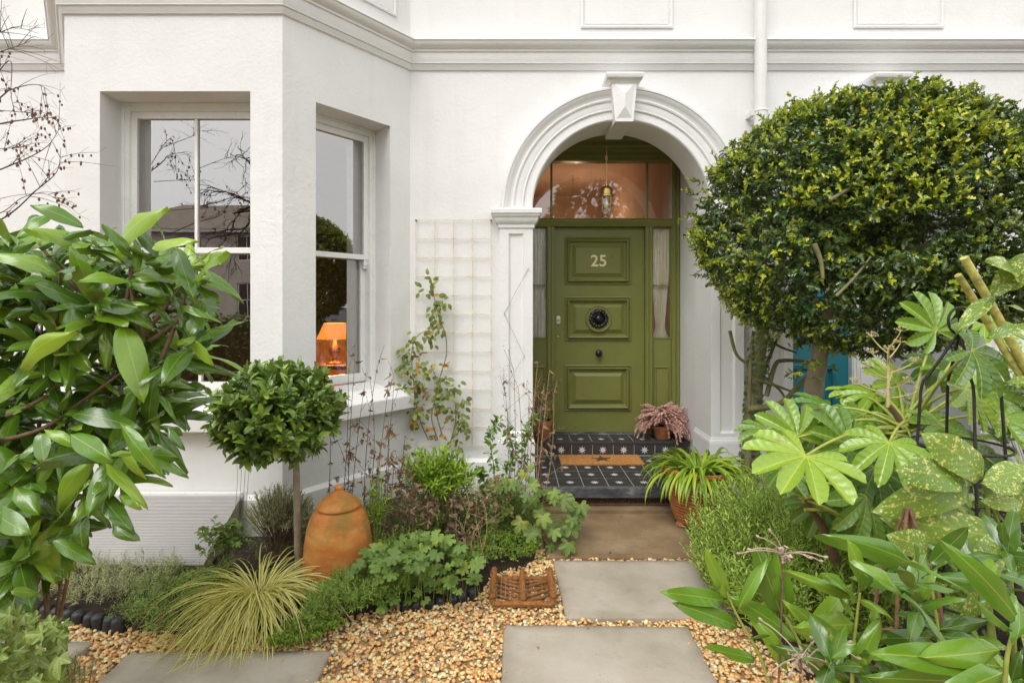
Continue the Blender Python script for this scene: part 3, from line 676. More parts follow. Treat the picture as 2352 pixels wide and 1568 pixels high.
# door sets
def door_set(hs_, ox, fm, dm, full):
    X = lambda x: x+ox; Y = B; m = MB(); zf = 0.345
    def bx(x0, x1, y0, y1, z0, z1): m.box(X(x0), X(x1), y0, y1, z0, z1)
    bx(0.093, 0.175, Y, Y+0.1, zf, 3.12); bx(1.641, 1.723, Y, Y+0.1, zf, 3.12)
    bx(0.372, 0.444, Y, Y+0.1, zf, 2.46); bx(1.372, 1.444, Y, Y+0.1, zf, 2.46)
    bx(0.175, 1.641, Y, Y+0.1, 2.46, 2.535); bx(0.093, 1.723, Y+0.004, Y+0.1, 3.12, 3.42)
    bx(0.407, 0.427, Y+0.03, Y+0.07, 2.535, 3.12); bx(1.389, 1.409, Y+0.03, Y+0.07, 2.535, 3.12)
    for a, b in ((0.175, 0.372), (1.444, 1.641)): bx(a, b, Y+0.028, Y+0.1, zf, 1.31)
    # mouldings: architrave ribs, transom and head
    for a in (0.380, 1.380): 
        bx(a, a+0.018, Y-0.012, Y, zf, 2.452); bx(a+0.036, a+0.056, Y-0.016, Y, zf, 2.452)
    bx(1.652, 1.672, Y-0.012, Y, zf, 3.116); bx(1.690, 1.712, Y-0.018, Y, zf, 3.116); bx(0.104, 0.126, Y-0.018, Y, zf, 3.116)
    m.sweep([(X(0.126), Y), (X(1.652), Y)], [(0, 2.452), (0.012, 2.455), (0.016, 2.468), (0.026, 2.475), (0.034, 2.492), (0.044, 2.498), (0.046, 2.512), (0.020, 2.522), (0.016, 2.534), (0, 2.538)])
    m.sweep([(X(0.093), Y+0.003), (X(1.723), Y+0.003)], [(0, 3.12), (0.020, 3.122), (0.024, 3.16), (0.036, 3.165), (0.040, 3.205), (0.055, 3.215), (0.062, 3.245), (0.078, 3.258), (0.082, 3.30), (0.098, 3.32), (0.12, 3.36), (0.124, 3.41), (0, 3.415)])
    fo = m.build('door_frame', fm, hs_, bevel=0.0025)
    pf = [(0, 0), (0, -0.010), (0.008, -0.014), (0.014, -0.010), (0.018, 0.0), (0.024, 0.004), (0.030, 0.004)]
    for a, b in ((0.20, 0.352), (1.472, 1.614)):
        q = MB(); q.rings(X(a), X(b), 0.60, 1.03, Y+0.0275, pf); q.build('panel', fm, fo, smooth=30)
    for a, b in ((0.175, 0.372), (1.444, 1.641)):
        q = MB(); q.rings(X(a), X(b), 1.31, 2.452, Y+0.020, [(0, 0), (0.004, 0.0), (0.010, 0.012), (0.014, 0.03)], fill=False); q.box(X(a)+0.014, X(b)-0.014, Y+0.03, Y+0.05, 1.848, 1.862); q.build('glazing_bead', fm, fo)
        for z0, z1 in ((1.324, 1.848), (1.862, 2.438)):
            q = MB(); q.quad(*[(X(x), Y+0.04, z) for x, z in ((a+0.014, z0), (b-0.014, z0), (b-0.014, z1), (a+0.014, z1))]); q.build('pane', 'frosted_glass', fo)
    for a, b in ((0.175, 0.407), (0.427, 1.389), (1.409, 1.641)):
        q = MB(); q.quad(*[(X(x), Y+0.05, z) for x, z in ((a, 2.535), (b, 2.535), (b, 3.12), (a, 3.12))]); q.build('pane', 'transom_glass', fo)
    q = MB(); yd = Y+0.055; q.box(X(0.4445), X(1.3715), yd, yd+0.045, zf+0.006, 2.4595); do = q.build('door', dm, hs_, bevel=0.002)
    PP = [(0, 0.0), (0, -0.012), (0.008, -0.016), (0.016, -0.012), (0.018, -0.004), (0.024, -0.004), (0.026, -0.030), (0.034, -0.040), (0.044, -0.034), (0.050, -0.012), (0.058, -0.006), (0.060, 0.004), (0.068, 0.004), (0.112, -0.022), (0.113, -0.026)]
    for z0, z1 in ((1.868, 2.352), (1.290, 1.742), (0.572, 1.042)):
        q = MB(); q.rings(X(0.555), X(1.234), z0, z1, yd-0.001, PP); q.build('door_panel', dm, do, smooth=25)
    return do, yd
door, yd = door_set(house, 0, 'green_paint', 'green_paint', True)
door_set(nhouse, OX-0.09, 'white_gloss', 'teal_paint', False)
# threshold board
m = MB(); m.box(0.093, 1.723, B-0.03, B+0.12, 0.33, 0.352); m.build('threshold', 'step_stone', house, bevel=0.004)

# door furniture
fc = bpy.data.curves.new('house_number', 'FONT'); fc.body = '25'; fc.size = 0.165; fc.extrude = 0.003; fc.bevel_depth = 0.0012; fc.align_x = 'CENTER'; fc.space_character = 1.05; fc.offset = 0.0015
fo = bpy.data.objects.new('house_number', fc); fo.location = (0.900, yd-0.0300, 2.052); fo.rotation_euler = (R_(90), 0, 0); fc.materials.append(MATS['cream_paint']); COL.objects.link(fo)
me = bpy.data.meshes.new_from_object(fo.evaluated_get(bpy.context.evaluated_depsgraph_get())); loc_ = fo.location.copy(); bpy.data.objects.remove(fo)
if not me.materials: me.materials.append(MATS['cream_paint'])
fo = bpy.data.objects.new('house_number', me); fo.location = loc_; fo.rotation_euler = (R_(90), 0, 0); COL.objects.link(fo); fo.parent = door; fo['label'] = 'cream house number 25'
KX, KZ = 0.897, 1.515
def face_lathe(m, prof, x, z, y, n=40, mat=0, bump=None):
    vs = []
    for i, (r, d) in enumerate(prof):
        for k in range(n):
            a = 2*math.pi*k/n; rr = r*(1+(bump(i, a) if bump else 0)); vs.append((x+rr*math.cos(a), y-d, z+rr*math.sin(a)))
    m.add(vs, [(i*n+k, i*n+(k+1) % n, (i+1)*n+(k+1) % n, (i+1)*n+k) for i in range(len(prof)-1) for k in range(n)], mat); return m
m = MB(); face_lathe(m, [(0.135, 0.0), (0.135, 0.020), (0.130, 0.026), (0.122, 0.024), (0.118, 0.018), (0.112, 0.020), (0.104, 0.018), (0.09, 0.016), (0.001, 0.016)], KX, KZ, yd-0.018); m.build('knocker_roundel', 'green_paint', door, smooth=40)
m = MB(); nn = 64; vs = []; R0 = 0.078
for i in range(nn):
    a = 2*math.pi*i/nn; rr = 0.020*(1+0.16*math.sin(a*16))
    for k in range(10):
        b = 2*math.pi*k/10; w_ = rr*(1+0.12*math.sin(b*3+a*8)); vs.append((KX+(R0+w_*math.cos(b))*math.cos(a), yd-0.038-w_*0.8*math.sin(b)-0.004, KZ+(R0+w_*math.cos(b))*math.sin(a)))
m.add(vs, [(i*10+k, ((i+1) % nn)*10+k, ((i+1) % nn)*10+(k+1) % 10, i*10+(k+1) % 10) for i in range(nn) for k in range(10)])
face_lathe(m, [(0.066, 0.020), (0.058, 0.020), (0.048, 0.024), (0.040, 0.040), (0.028, 0.052), (0.012, 0.058), (0.001, 0.059)], KX, KZ, yd-0.018, 40, 0, lambda i, a: 0.10*math.sin(a*11) if i in (2, 3) else 0.05*math.sin(a*5))
for dx, dz, r in ((-0.016, 0.012, 0.008), (0.016, 0.012, 0.008), (0, -0.004, 0.010), (-0.010, -0.02, 0.008), (0.010, -0.02, 0.008), (0, 0.03, 0.009)):
    face_lathe(m, [(r, 0.050), (r*0.8, 0.060), (r*0.4, 0.064), (0.0005, 0.065)], KX+dx, KZ+dz, yd-0.006, 12)
m.build('knocker', 'black_gloss', door, smooth=50)['label'] = 'black ornate ring knocker'
m = MB(); face_lathe(m, [(0.026, 0.0), (0.024, 0.008), (0.013, 0.016), (0.012, 0.032), (0.028, 0.042), (0.036, 0.052), (0.036, 0.060), (0.028, 0.070), (0.014, 0.076), (0.001, 0.077)], 0.897, 1.165, yd); m.build('door_knob', 'black_gloss', door, smooth=50)
m = MB()
pts = [(math.cos(a)*0.019, math.sin(a)*0.019+0.022) for a in np.linspace(0, math.pi, 12)]+[(-0.019, -0.042), (0.019, -0.042)]
vs = [(0.489+x, yd-d, 1.505+z) for d in (0, 0.014) for x, z in pts]; k = len(pts)
m.add(vs, [tuple(range(k, 2*k)), *[(i, (i+1) % k, k+(i+1) % k, k+i) for i in range(k)]]); lk = m.build('lock_plate', 'white_plastic', door, bevel=0.003)
m = MB(); face_lathe(m, [(0.013, 0.012), (0.013, 0.019), (0.010, 0.021), (0.008, 0.018), (0.001, 0.018)], 0.489, 1.500, yd, 20); m.build('lock_cylinder', 'steel_wire', lk, smooth=40)
m = MB(); face_lathe(m, [(0.013, 0.0), (0.013, 0.003), (0.010, 0.006), (0.001, 0.007)], 0.487, 1.326, yd, 20); m.build('keyhole_cover', 'brass', door, smooth=40)

# downpipe
m = MB(); px, py = 2.090, 4.452; m.tube([(px, py, 0.0), (px, py, 3.28)], 0.052, 20, cap=False); m.tube([(px, py, 3.28), (px, py, TOPZ)], 0.0495, 20, cap=False)
m.tube([(px, py, 3.262), (px, py, 3.268), (px, py, 3.276), (px, py, 3.287)], [0.052, 0.0565, 0.0565, 0.050], 20); m.tube([(px, py, 1.4), (px, py, 1.41), (px, py, 1.49), (px, py, 1.5)], [0.052, 0.06, 0.06, 0.052], 20); m.box(px-0.08, px-0.045, py, W, 3.24, 3.28); m.box(px+0.045, px+0.08, py, W, 3.24, 3.28)
m.build('downpipe', 'pipe_paint', house, smooth=40)

# ---------------------------------------------------------------- tiled steps
steps = thing('porch_steps', 'black tiled porch steps with white stars below the green door', 'steps', (0.9, 4.6, 0))
m = MB(); m.box(0.20, 1.72, 4.245, 4.31, 0.135, 0.2084); m.box(0.20, 1.72, 4.3101, 5.45, 0.05, 0.2084); m.box(0.094, 1.722, 5.1157, 5.45, 0.2085, 0.3434); m.build('bedding', 'grout', steps)
m = MB(); m.box(0.20, 1.72, 4.205, 4.2445, 0.130, 0.2095); m.box(0.20, 1.72, 4.215, 4.2449, 0.198, 0.2096); m.build('nosing', 'step_stone', steps, bevel=0.010, seg=3)
m = MB(); m.box(0.094, 1.722, 5.108, 5.133, 0.318, 0.3465); m.build('tread_edge', 'encaustic_tile', steps, bevel=0.006, seg=3)
def tile_mesh(wx, wz, star, th=0.010):
    """tile in its own xy plane facing +z"""
    q = MB(); e = 0.0020; a, b = wx/2-e, wz/2-e; c = 0.0012
    vs = [(x, y, z) for z, k in ((-th, 0), (-c, 0), (0, c)) for x, y in ((-a+k, -b+k), (a-k, -b+k), (a-k, b-k), (-a+k, b-k))]
    q.add(vs, [(r*4+k, r*4+(k+1) % 4, r*4+4+(k+1) % 4, r*4+4+k) for r in range(2) for k in range(4)]+[(8, 9, 10, 11)], 0)
    if star:
        n = 16; q.add([(0, 0, 0.0005)]+[((0.0395 if i % 2 == 0 else 0.0175)*math.sin(math.pi*i/8), (0.0395 if i % 2 == 0 else 0.0175)*math.cos(math.pi*i/8), 0.0005) for i in range(n)], [(0, 1+(i+1) % n, 1+i) for i in range(n)], 1)
    me = bpy.data.meshes.new('tile'); me.from_pydata(q.v, [], q.f); me.materials.append(MATS['encaustic_tile']); me.materials.append(MATS['tile_star'])
    me.polygons.foreach_set('material_index', q.mi); return me
TM = {}
def tile(x0, x1, y0, y1, z, vert=False):
    wx, wy = round(x1-x0, 4), round(y1-y0, 4); st = wx > 0.14 and wy > (0.09 if vert else 0.12); k = (wx, wy, st)
    if k not in TM: TM[k] = tile_mesh(wx, wy, st)
    o = bpy.data.objects.new('tile', TM[k]); COL.objects.link(o)
    if vert: o.location = ((x0+x1)/2, z, (y0+y1)/2); o.rotation_euler = (R_(90), 0, 0)
    else: o.location = ((x0+x1)/2, (y0+y1)/2, z+0.0004*(RS.rand()-0.5)); o.rotation_euler = (0.002*(RS.rand()-0.5), 0.002*(RS.rand()-0.5), 0)
    link(o, steps)
xs = [0.20, 0.385, 0.585, 0.785, 0.985, 1.185, 1.385, 1.585, 1.72]; ys = [4.2455, 4.445, 4.645, 4.845, 5.045, 5.112]
for i in range(len(xs)-1):
    for j in range(len(ys)-1): tile(xs[i], xs[i+1], ys[j], ys[j+1], 0.2095)
    tile(xs[i], xs[i+1], 0.212, 0.318, 5.1145, True)
    for a, b in ((5.133, 5.30), (5.30, 5.40)):
        tile(xs[i], xs[i+1], a, b, 0.3445)
# riser stars are full size: put them on the riser tiles
m = MB(); m.box(0.205, 1.715, 4.285, 4.30, 0.05, 0.13); m.build('shadow_gap', 'black_plastic', steps)
m = MB(); z0, z1 = 0.058, 0.126
m.box(0.25, 1.70, 4.262, 4.272, z0, z0+0.007); m.box(0.25, 1.70, 4.262, 4.272, z1-0.007, z1)
x = 0.26; 
while x < 1.69:
    for dz in (0.018, 0.034, 0.050):
        xx = x+(0.0125 if dz == 0.034 else 0)
        vs = []; n = 8
        for yy in (4.264, 4.270):
            for r in (0.0085, 0.0125):
                for k in range(n): vs.append((xx+r*math.cos(2*math.pi*k/n), yy, z0+dz+r*math.sin(2*math.pi*k/n)))
        m.add(vs, [(k, (k+1) % n, n+(k+1) % n, n+k) for k in range(n)]+[(k, 2*n+k, 2*n+(k+1) % n, (k+1) % n) for k in range(n)])
    x += 0.025
m.build('air_grille', 'rusty_metal', steps)
m = MB(); pts = [(0.18+0.06*i, 4.175+0.012*mnoise.noise((i*0.7, 3, 1))) for i in range(27)]
vs = [(x, y, z) for z in (0.0, 0.046) for x, y in pts]+[(x, 4.30, 0.052) for x, y in pts]; k = len(pts)
m.add(vs, [(i, i+1, k+i+1, k+i) for i in range(k-1)]+[(k+i, k+i+1, 2*k+i+1, 2*k+i) for i in range(k-1)]); m.build('kerb_stone', 'slab_brown', steps, smooth=50)
m = MB(); m.box(OX+0.10, OX+1.72, 4.3, 5.45, 0.0, 0.345); tag(m.build('porch_step', 'step_stone'), 'plain dark step of the neighbouring teal door', 'step')

# ---------------------------------------------------------------- rooms behind the glass
m = MB()
m.quad((-4.4, 8.2, 0.35), (0.0, 8.2, 0.35), (0.0, 8.2, 3.6), (-4.4, 8.2, 3.6)); m.quad((-4.4, 4.6, 0.35), (-4.4, 8.2, 0.35), (-4.4, 8.2, 3.6), (-4.4, 4.6, 3.6)); m.quad((0, 4.6, 0.35), (0, 8.2, 0.35), (0, 8.2, 3.6), (0, 4.6, 3.6))
m.quad((-4.4, 4.62, 0.35), (-3.7, 4.62, 0.35), (-3.7, 4.62, 3.6), (-4.4, 4.62, 3.6)); m.quad((-0.9, 4.62, 0.35), (0, 4.62, 0.35), (0, 4.62, 3.6), (-0.9, 4.62, 3.6))
tag(m.build('interior_wall', 'room_paint'), kind='structure')
RP = [(-4.4, 4.62), (-3.76, 4.60), (-3.04, 3.74), (-1.62, 3.74), (-0.90, 4.60), (0, 4.62), (0, 8.2), (-4.4, 8.2)]
m = MB(); m.add([(x, y, 3.6) for x, y in RP], [tuple(range(8))]); tag(m.build('interior_ceiling', 'ceiling_paint'), kind='structure')
m = MB(); m.add([(x, y, 0.36) for x, y in RP], [tuple(range(8))]); tag(m.build('interior_floor', 'floor_wood'), kind='structure')
for nm, ox, hm in (('hall_wall', 0, 'hall_paint'), ('hall_wall', OX-0.09, 'ceiling_paint')):
    m = MB(); xa, xb = 0.10+ox, 1.715+ox
    m.quad((xa, 5.53, 0.34), (xa, 10, 0.34), (xa, 10, 3.7), (xa, 5.53, 3.7)); m.quad((xb, 5.53, 0.34), (xb, 10, 0.34), (xb, 10, 3.7), (xb, 5.53, 3.7)); m.quad((xa, 10, 0.34), (xb, 10, 0.34), (xb, 10, 3.7), (xa, 10, 3.7))
    m.quad((xa, 5.53, 3.7), (xb, 5.53, 3.7), (xb, 10, 3.7), (xa, 10, 3.7)); m.quad((xa, 5.53, 0.34), (xb, 5.53, 0.34), (xb, 10, 0.34), (xa, 10, 0.34)); tag(m.build(nm, hm), kind='structure')
hl = thing('pendant_lamp', 'small globe lamp glowing inside the hall behind the fanlight', 'lamp', (0.98, 8.4, 3.7))
m = MB(); m.tube([(0.98, 8.4, 3.7), (0.98, 8.4, 2.66)], 0.006, 6); m.build('cord', 'brass', hl)
m = MB(); m.lathe([(0.001, -0.07), (0.04, -0.06), (0.07, -0.02), (0.07, 0.02), (0.04, 0.06), (0.001, 0.07)], (0.98, 8.4, 2.60), 16); m.build('globe', 'bulb_glow', hl, smooth=60)
pl = bpy.data.lights.new('hall_light', 'POINT'); pl.energy = 13; pl.color = (1.0, 0.70, 0.46); pl.shadow_soft_size = 0.09; po = bpy.data.objects.new('hall_light', pl); po.location = (0.98, 8.3, 2.72); COL.objects.link(po)

def curtain(name, label, pts, z0, z1, mat, waves=9, amp=0.025, tie=None):
    """a folded drape along a straight line; tie = (z, factor) gathers it"""
    a, b = Vector(pts[0]), Vector(pts[1]); d = b-a; n = Vector((-d.y, d.x)).normalized(); nu, nv = waves*8, 24; vs = []
    for j in range(nv+1):
        z = z0+(z1-z0)*j/nv; k = 1.0; sh = 0.0
        if tie is not None:
            k = tie[1]+(1-tie[1])*min(1, abs(z-tie[0])/(0.75 if z > tie[0] else 0.2))**0.8
        for i in range(nu+1):
            t = i/nu; p = a+d*(0.5+(t-0.5)*k)+n*(amp*math.sin(t*waves*6.283)*(0.7+0.3*k)+0.006*math.sin(t*31+j*0.3)); vs.append((p.x, p.y, z))
    m = MB(); m.add(vs, [(j*(nu+1)+i, j*(nu+1)+i+1, (j+1)*(nu+1)+i+1, (j+1)*(nu+1)+i) for j in range(nv) for i in range(nu)]); o = m.build(name, mat, smooth=80); tag(o, label, 'curtain'); return o
Ms, Ls = local(P2, P3); c0, c1 = Ms(0.755, 0.36, 0), Ms(0.90, 0.36, 0)
curtain('curtain', 'white curtain at the right side of the angled bay window', (c0[:2], c1[:2]), 0.6, 3.2, 'curtain_white', 5)
Mf, Lf = local(P1, P2); c0, c1 = Mf(0.24, 0.36, 0), Mf(0.365, 0.36, 0)
curtain('curtain', 'pale curtain at the left side of the front bay window', (c0[:2], c1[:2]), 0.6, 3.2, 'curtain_white', 4)
curtain('curtain', 'cream curtain tied back in the narrow window right of the green door', ((1.44, B+0.075), (1.645, B+0.075)), 1.28, 2.44, 'curtain_cream', 6, 0.010, (1.43, 0.42))
curtain('curtain', 'grey voile in the narrow window left of the green door', ((0.17, B+0.075), (0.375, B+0.075)), 1.28, 2.44, 'curtain_white', 7, 0.012)
lamp = thing('table_lamp', 'lit table lamp with pleated orange shade inside the angled bay window', 'lamp', (-1.70, 5.15, 1.09))
lx, ly = -1.70, 5.15
m = MB(); m.lathe([(0.001, 0.0), (0.075, 0.0), (0.08, 0.012), (0.03, 0.03), (0.022, 0.06), (0.05, 0.10), (0.055, 0.14), (0.02, 0.19), (0.012, 0.24)], (lx, ly, 1.09), 20); m.build('base', 'brass', lamp, smooth=50)
m = MB(); n = 64; vs = [(lx+r*(1+0.03*(1 if k % 2 else -1))*math.cos(2*math.pi*k/n), ly+r*(1+0.03*(1 if k % 2 else -1))*math.sin(2*math.pi*k/n), z) for r, z in ((0.165, 1.33), (0.10, 1.48)) for k in range(n)]
m.add(vs, [(k, (k+1) % n, n+(k+1) % n, n+k) for k in range(n)]); m.build('lamp_shade', 'lamp_glow', lamp)
pl = bpy.data.lights.new('lamp_light', 'POINT'); pl.energy = 16; pl.color = (1.0, 0.55, 0.2); pl.shadow_soft_size = 0.1; po = bpy.data.objects.new('lamp_light', pl); po.location = (lx, ly, 1.27); COL.objects.link(po)
tb = thing('side_table', 'wooden side table carrying the lit lamp behind the bay window', 'table', (-1.7, 5.15, 0.36))
m = MB(); m.box(-1.92, -1.48, 4.97, 5.35, 1.05, 1.09); m.build('tabletop', 'furniture_wood', tb, bevel=0.006)
for a in (-1.88, -1.52):
    for b in (5.01, 5.31):
        m = MB(); m.box(a-0.025, a+0.025, b-0.025, b+0.025, 0.36, 1.05); m.build('leg', 'furniture_wood', tb)
ac = thing('armchair', 'orange velvet armchair behind the lit lamp in the bay room', 'armchair', (-1.85, 5.9, 0.36))
simple('orange_velvet', (0.62, 0.24, 0.035), 0.8, 0.25, 14, 0.2, 60)
m = MB(); m.box(-2.25, -1.45, 5.55, 6.0, 0.42, 0.80); m.build('seat', 'orange_velvet', ac, bevel=0.06, seg=4)
m = MB(); m.box(-2.30, -1.40, 5.98, 6.14, 0.55, 1.32); m.build('backrest', 'orange_velvet', ac, bevel=0.07, seg=4)
for a in (-2.36, -1.44):
    m = MB(); m.box(a, a+0.10, 5.50, 6.0, 0.42, 1.02); m.build('armrest', 'orange_velvet', ac, bevel=0.045, seg=4)
cb = thing('cabinet', 'dark wooden cabinet against the back wall of the bay room', 'cabinet', (-2.6, 8.0, 0.36))
m = MB(); m.box(-3.3, -1.9, 7.75, 8.19, 0.37, 2.7); m.build('case', 'furniture_wood', cb, bevel=0.01)
for a in (-3.25, -2.58):
    m = MB(); m.rings(a, a+0.62, 0.5, 2.6, 7.746, [(0, 0), (0, -0.012), (0.06, -0.012), (0.07, -0.004), (0.10, -0.004)]); m.build('door_leaf', 'furniture_wood', cb)
simple('far_roof', (0.26, 0.21, 0.165), 0.85, 0.25, 3, 0.3, 14); simple('far_render', (0.66, 0.57, 0.49), 0.85, 0.06, 2)
# ---------------------------------------------------------------- what the windows mirror: the street behind the camera
op = thing('house', 'grey rendered house with hipped slate roof mirrored in the front bay window', 'house', (-13.5, -24, 0))
WN = [(1.3+3.0*i, 2.4+3.0*i, z, z+h) for i in range(5) for z, h in ((1.0, 1.9), (4.1, 1.35))]
m = MB(); wall(m, (-6.5, -21), (-22.6, -21), 0, 5.72, WN, 0.15); m.quad((-22.6, -21, 0), (-22.6, -29, 0), (-22.6, -29, 5.72), (-22.6, -21, 5.72)); m.quad((-6.5, -21, 0), (-6.5, -21, 5.72), (-6.5, -29, 5.72), (-6.5, -29, 0)); m.build('wall', 'far_render', op)
m = MB(); e = [(-23.1, -20.5, 5.76), (-6.0, -20.5, 5.76), (-6.0, -29.5, 5.76), (-23.1, -29.5, 5.76)]; rg = [(-20.1, -25, 7.85), (-9.0, -25, 7.85)]
m.add(e+rg, [(0, 1, 5, 4), (1, 2, 5), (2, 3, 4, 5), (3, 0, 4)]); m.build('roof', 'far_roof', op)
m = MB(); m.box(-23.05, -6.05, -29.45, -20.55, 5.60, 5.755); m.build('eaves_board', 'white_gloss', op)
for a_, b_, z, zt_ in WN:
    x1 = -6.5-a_; x0 = -6.5-b_; h = zt_-z; m = MB()
    m.box(x0, x1, -21.13, -21.10, z, z+0.06); m.box(x0, x1, -21.13, -21.10, z+h-0.06, z+h); m.box(x0, x0+0.06, -21.13, -21.10, z+0.06, z+h-0.06); m.box(x1-0.06, x1, -21.13, -21.10, z+0.06, z+h-0.06)
    m.box((x0+x1)/2-0.02, (x0+x1)/2+0.02, -21.13, -21.10, z+0.06, z+h-0.06); m.box(x0+0.06, x1-0.06, -21.13, -21.10, z+h/2-0.025, z+h/2+0.025)
    wo_ = m.build('window', 'white_gloss', op); m = MB(); m.quad((x0, -21.14, z), (x1, -21.14, z), (x1, -21.14, z+h), (x0, -21.14, z+h)); m.build('pane', 'black_gloss', wo_)
simple('bark', (0.10, 0.075, 0.055), 0.9, 0.35, 20, 0.6, 60); simple('twig_bark', (0.085, 0.05, 0.038), 0.8, 0.3, 60); simple('dark_bark', (0.03, 0.024, 0.02), 0.9, 0.3, 20)
def grow(m, p, d, L, r, depth, wander=0.25, splits=(2, 3), shrink=0.72, droop=0.0, tips=None, n=5):
    pts = [np.array(p)]; d = unit(d)
    for k in range(4):
        d = unit(d+RS.normal(size=3)*wander*0.5+np.array((0, 0, -droop))); pts.append(pts[-1]+d*L/4)
    m.tube(pts, [r*(1-0.35*k/4) for k in range(5)], n if r > 0.01 else 4, cap=False)
    if depth == 0:
        if tips is not None: tips.append((pts[-1], d))
        return
    for _ in range(RS.randint(splits[0], splits[1]+1)):
        i = RS.randint(2, 5); nd = unit(d+RS.normal(size=3)*0.55); grow(m, pts[i], nd, L*shrink*rnd(0.8, 1.15), r*0.62, depth-1, wander, splits, shrink, droop, tips, n)
bt = thing('bare_tree', 'leafless winter tree mirrored in the front bay window', 'tree', (-6.0, -6.2, 0))
m = MB(); m.tube([(-6.0, -6.2, -0.05), (-6.05, -6.2, 2.0), (-6.0, -6.25, 4.0)], [0.19, 0.15, 0.12], 10); 
for a in range(7):
    an = a*0.95+0.3; grow(m, (-6.0, -6.22, 3.4+0.15*a), (math.cos(an), math.sin(an)*0.8, 0.7), 1.25, 0.045, 5, 0.45, (2, 3), 0.72, 0.05, None, 5)
m.build('trunk', 'dark_bark', bt, smooth=60)
m_leaf('hedge_leaf', [(0, (0.025, 0.055, 0.014)), (0.6, (0.05, 0.10, 0.022)), (1, (0.09, 0.16, 0.03))], 0.4, 0.15, bump=0, side=0)
HL = [grid_leaf(1, 0.5, lp_oval, 3, 1, 0.2, 0.2)]
hg = thing('hedge', 'dark clipped boundary hedge mirrored in the lower bay panes', 'hedge', (-2.5, -3.0, 0)); ins = []
for k in range(12000):
    x = rnd(-9, 4); z = rnd(0.02, 1.40); y = -2.6-0.04*RS.rand()-0.5*RS.rand()**3
    if RS.rand() < 0.2: z = 1.36+0.1*RS.rand(); y = rnd(-3.3, -2.6)
    ins.append((0, frame((x, y, z+0.05*mnoise.noise((x*1.5, y, 0))), unit((RS.normal(), 1+RS.normal()*0.5, RS.normal())), rdir(), rnd(0.06, 0.11))))
join(ins, HL, 'hedge_leaf', 'foliage', hg); m = MB(); m.box(-9, 4, -3.25, -2.72, 0, 1.32); simple('hedge_core', (0.02, 0.04, 0.012), 0.9, 0.3, 9); m.build('core', 'hedge_core', hg)

ev = thing('evergreen_tree', 'tall dark evergreen across the street mirrored in the fanlight', 'tree', (5.2, -20, 0)); ins = []
for k in range(5200):
    h = RS.rand()**1.3; a = rnd(0, 6.283); r = (1-h)**0.7*4.6*(0.75+0.35*RS.rand())*(1+0.2*mnoise.noise((a*2, h*9, 0))); c = np.array((5.2+r*math.cos(a), -20+r*0.5*math.sin(a), 1.2+h*10.5)); ins.append((0, frame(c, unit((math.cos(a), math.sin(a), -0.3+RS.normal()*0.5)), rdir(), rnd(0.3, 0.65))))
join(ins, HL, 'hedge_leaf', 'crown', ev); m = MB(); m.tube([(5.2, -20, -0.05), (5.2, -20, 6), (5.2, -20, 11)], [0.3, 0.18, 0.04], 10); m.build('trunk', 'dark_bark', ev)

# ---------------------------------------------------------------- doormat and boot brush
def fuzz(pts, mat, name, parent, Lm, wid):
    """short stiff fibres: (point, direction)"""
    tm = [Leaf([(-0.5, 0, 0), (0.5, 0, 0), (0.1, 1, 0.1)], [(0, 1, 2)], [(0, 0), (1, 0), (0.5, 1)])]
    return join([(0, frame(p, unit(np.asarray(d)+RS.normal(size=3)*0.3), rdir(), Lm*rnd(0.6, 1.3), wid)) for p, d in pts], tm, mat, name, parent)
mt = thing('doormat', 'half-depth coir doormat with a dark star on the lower step', 'doormat', (0.83, 4.95, 0.21))
m = MB(); m.box(0.455, 1.212, 4.80, 5.10, 0.2105, 0.225); m.build('mat_base', 'coir', mt, bevel=0.004)
pts = [((rnd(0.455, 1.212), rnd(4.80, 5.10), 0.222), (0, 0, 1)) for _ in range(9000)]+[((rnd(0.455, 1.212), 4.802, rnd(0.212, 0.226)), (0, -1, 0.4)) for _ in range(900)]
def in_star(x, y, cx, cy, R, r, n=5):
    dx, dy = (x-cx), (y-cy); a = (math.atan2(dx, dy) % (2*math.pi/n))-math.pi/n; rad = math.hypot(dx, dy); a = abs(a)
    p1 = (r, 0.0); p2 = (R*math.cos(math.pi/n), R*math.sin(math.pi/n)); q = (rad*math.cos(a), rad*math.sin(a))
    return (p2[0]-p1[0])*(q[1]-p1[1])-(p2[1]-p1[1])*(q[0]-p1[0]) > 0
fuzz([p for p in pts if not in_star(p[0][0], p[0][1], 0.845, 4.95, 0.105, 0.04)], 'coir', 'pile', mt, 0.010, 0.0022)
fuzz([((x, y, 0.2235), (0, 0, 1)) for x, y in ((rnd(0.73, 0.96), rnd(4.83, 5.07)) for _ in range(6500)) if in_star(x, y, 0.845, 4.95, 0.105, 0.04)], 'coir_dark', 'star_motif', mt, 0.010, 0.0028)

bb_ = thing('boot_brush', 'brown bristle boot scraper lying on the gravel beside the slabs', 'boot brush', (0.065, 3.0, 0))
def bristle_bar(p, q, r, name):
    p, q = np.array(p), np.array(q); m = MB(); m.tube([p, q], r*0.72, 8); o = m.build(name, 'brush_fibre', bb_); d = unit(q-p); a = unit(np.cross(d, (0.1, 0.2, 0.9))); b = np.cross(d, a); pts = []
    for _ in range(int(np.linalg.norm(q-p)*3600)):
        an = rnd(0, 6.283); pts.append((p+(q-p)*RS.rand()+(a*math.cos(an)+b*math.sin(an))*r*0.5, a*math.cos(an)+b*math.sin(an)))
    fuzz(pts, 'brush_fibre', 'bristle', bb_, r*0.62, 0.0022)
x0, x1, y0, y1 = -0.098, 0.232, 2.895, 3.165
for x in (x0, x1): bristle_bar((x, y0, 0.075), (x, y1, 0.085), 0.022, 'side_brush'); bristle_bar((x, y0, 0.040), (x, y1, 0.045), 0.020, 'side_brush')
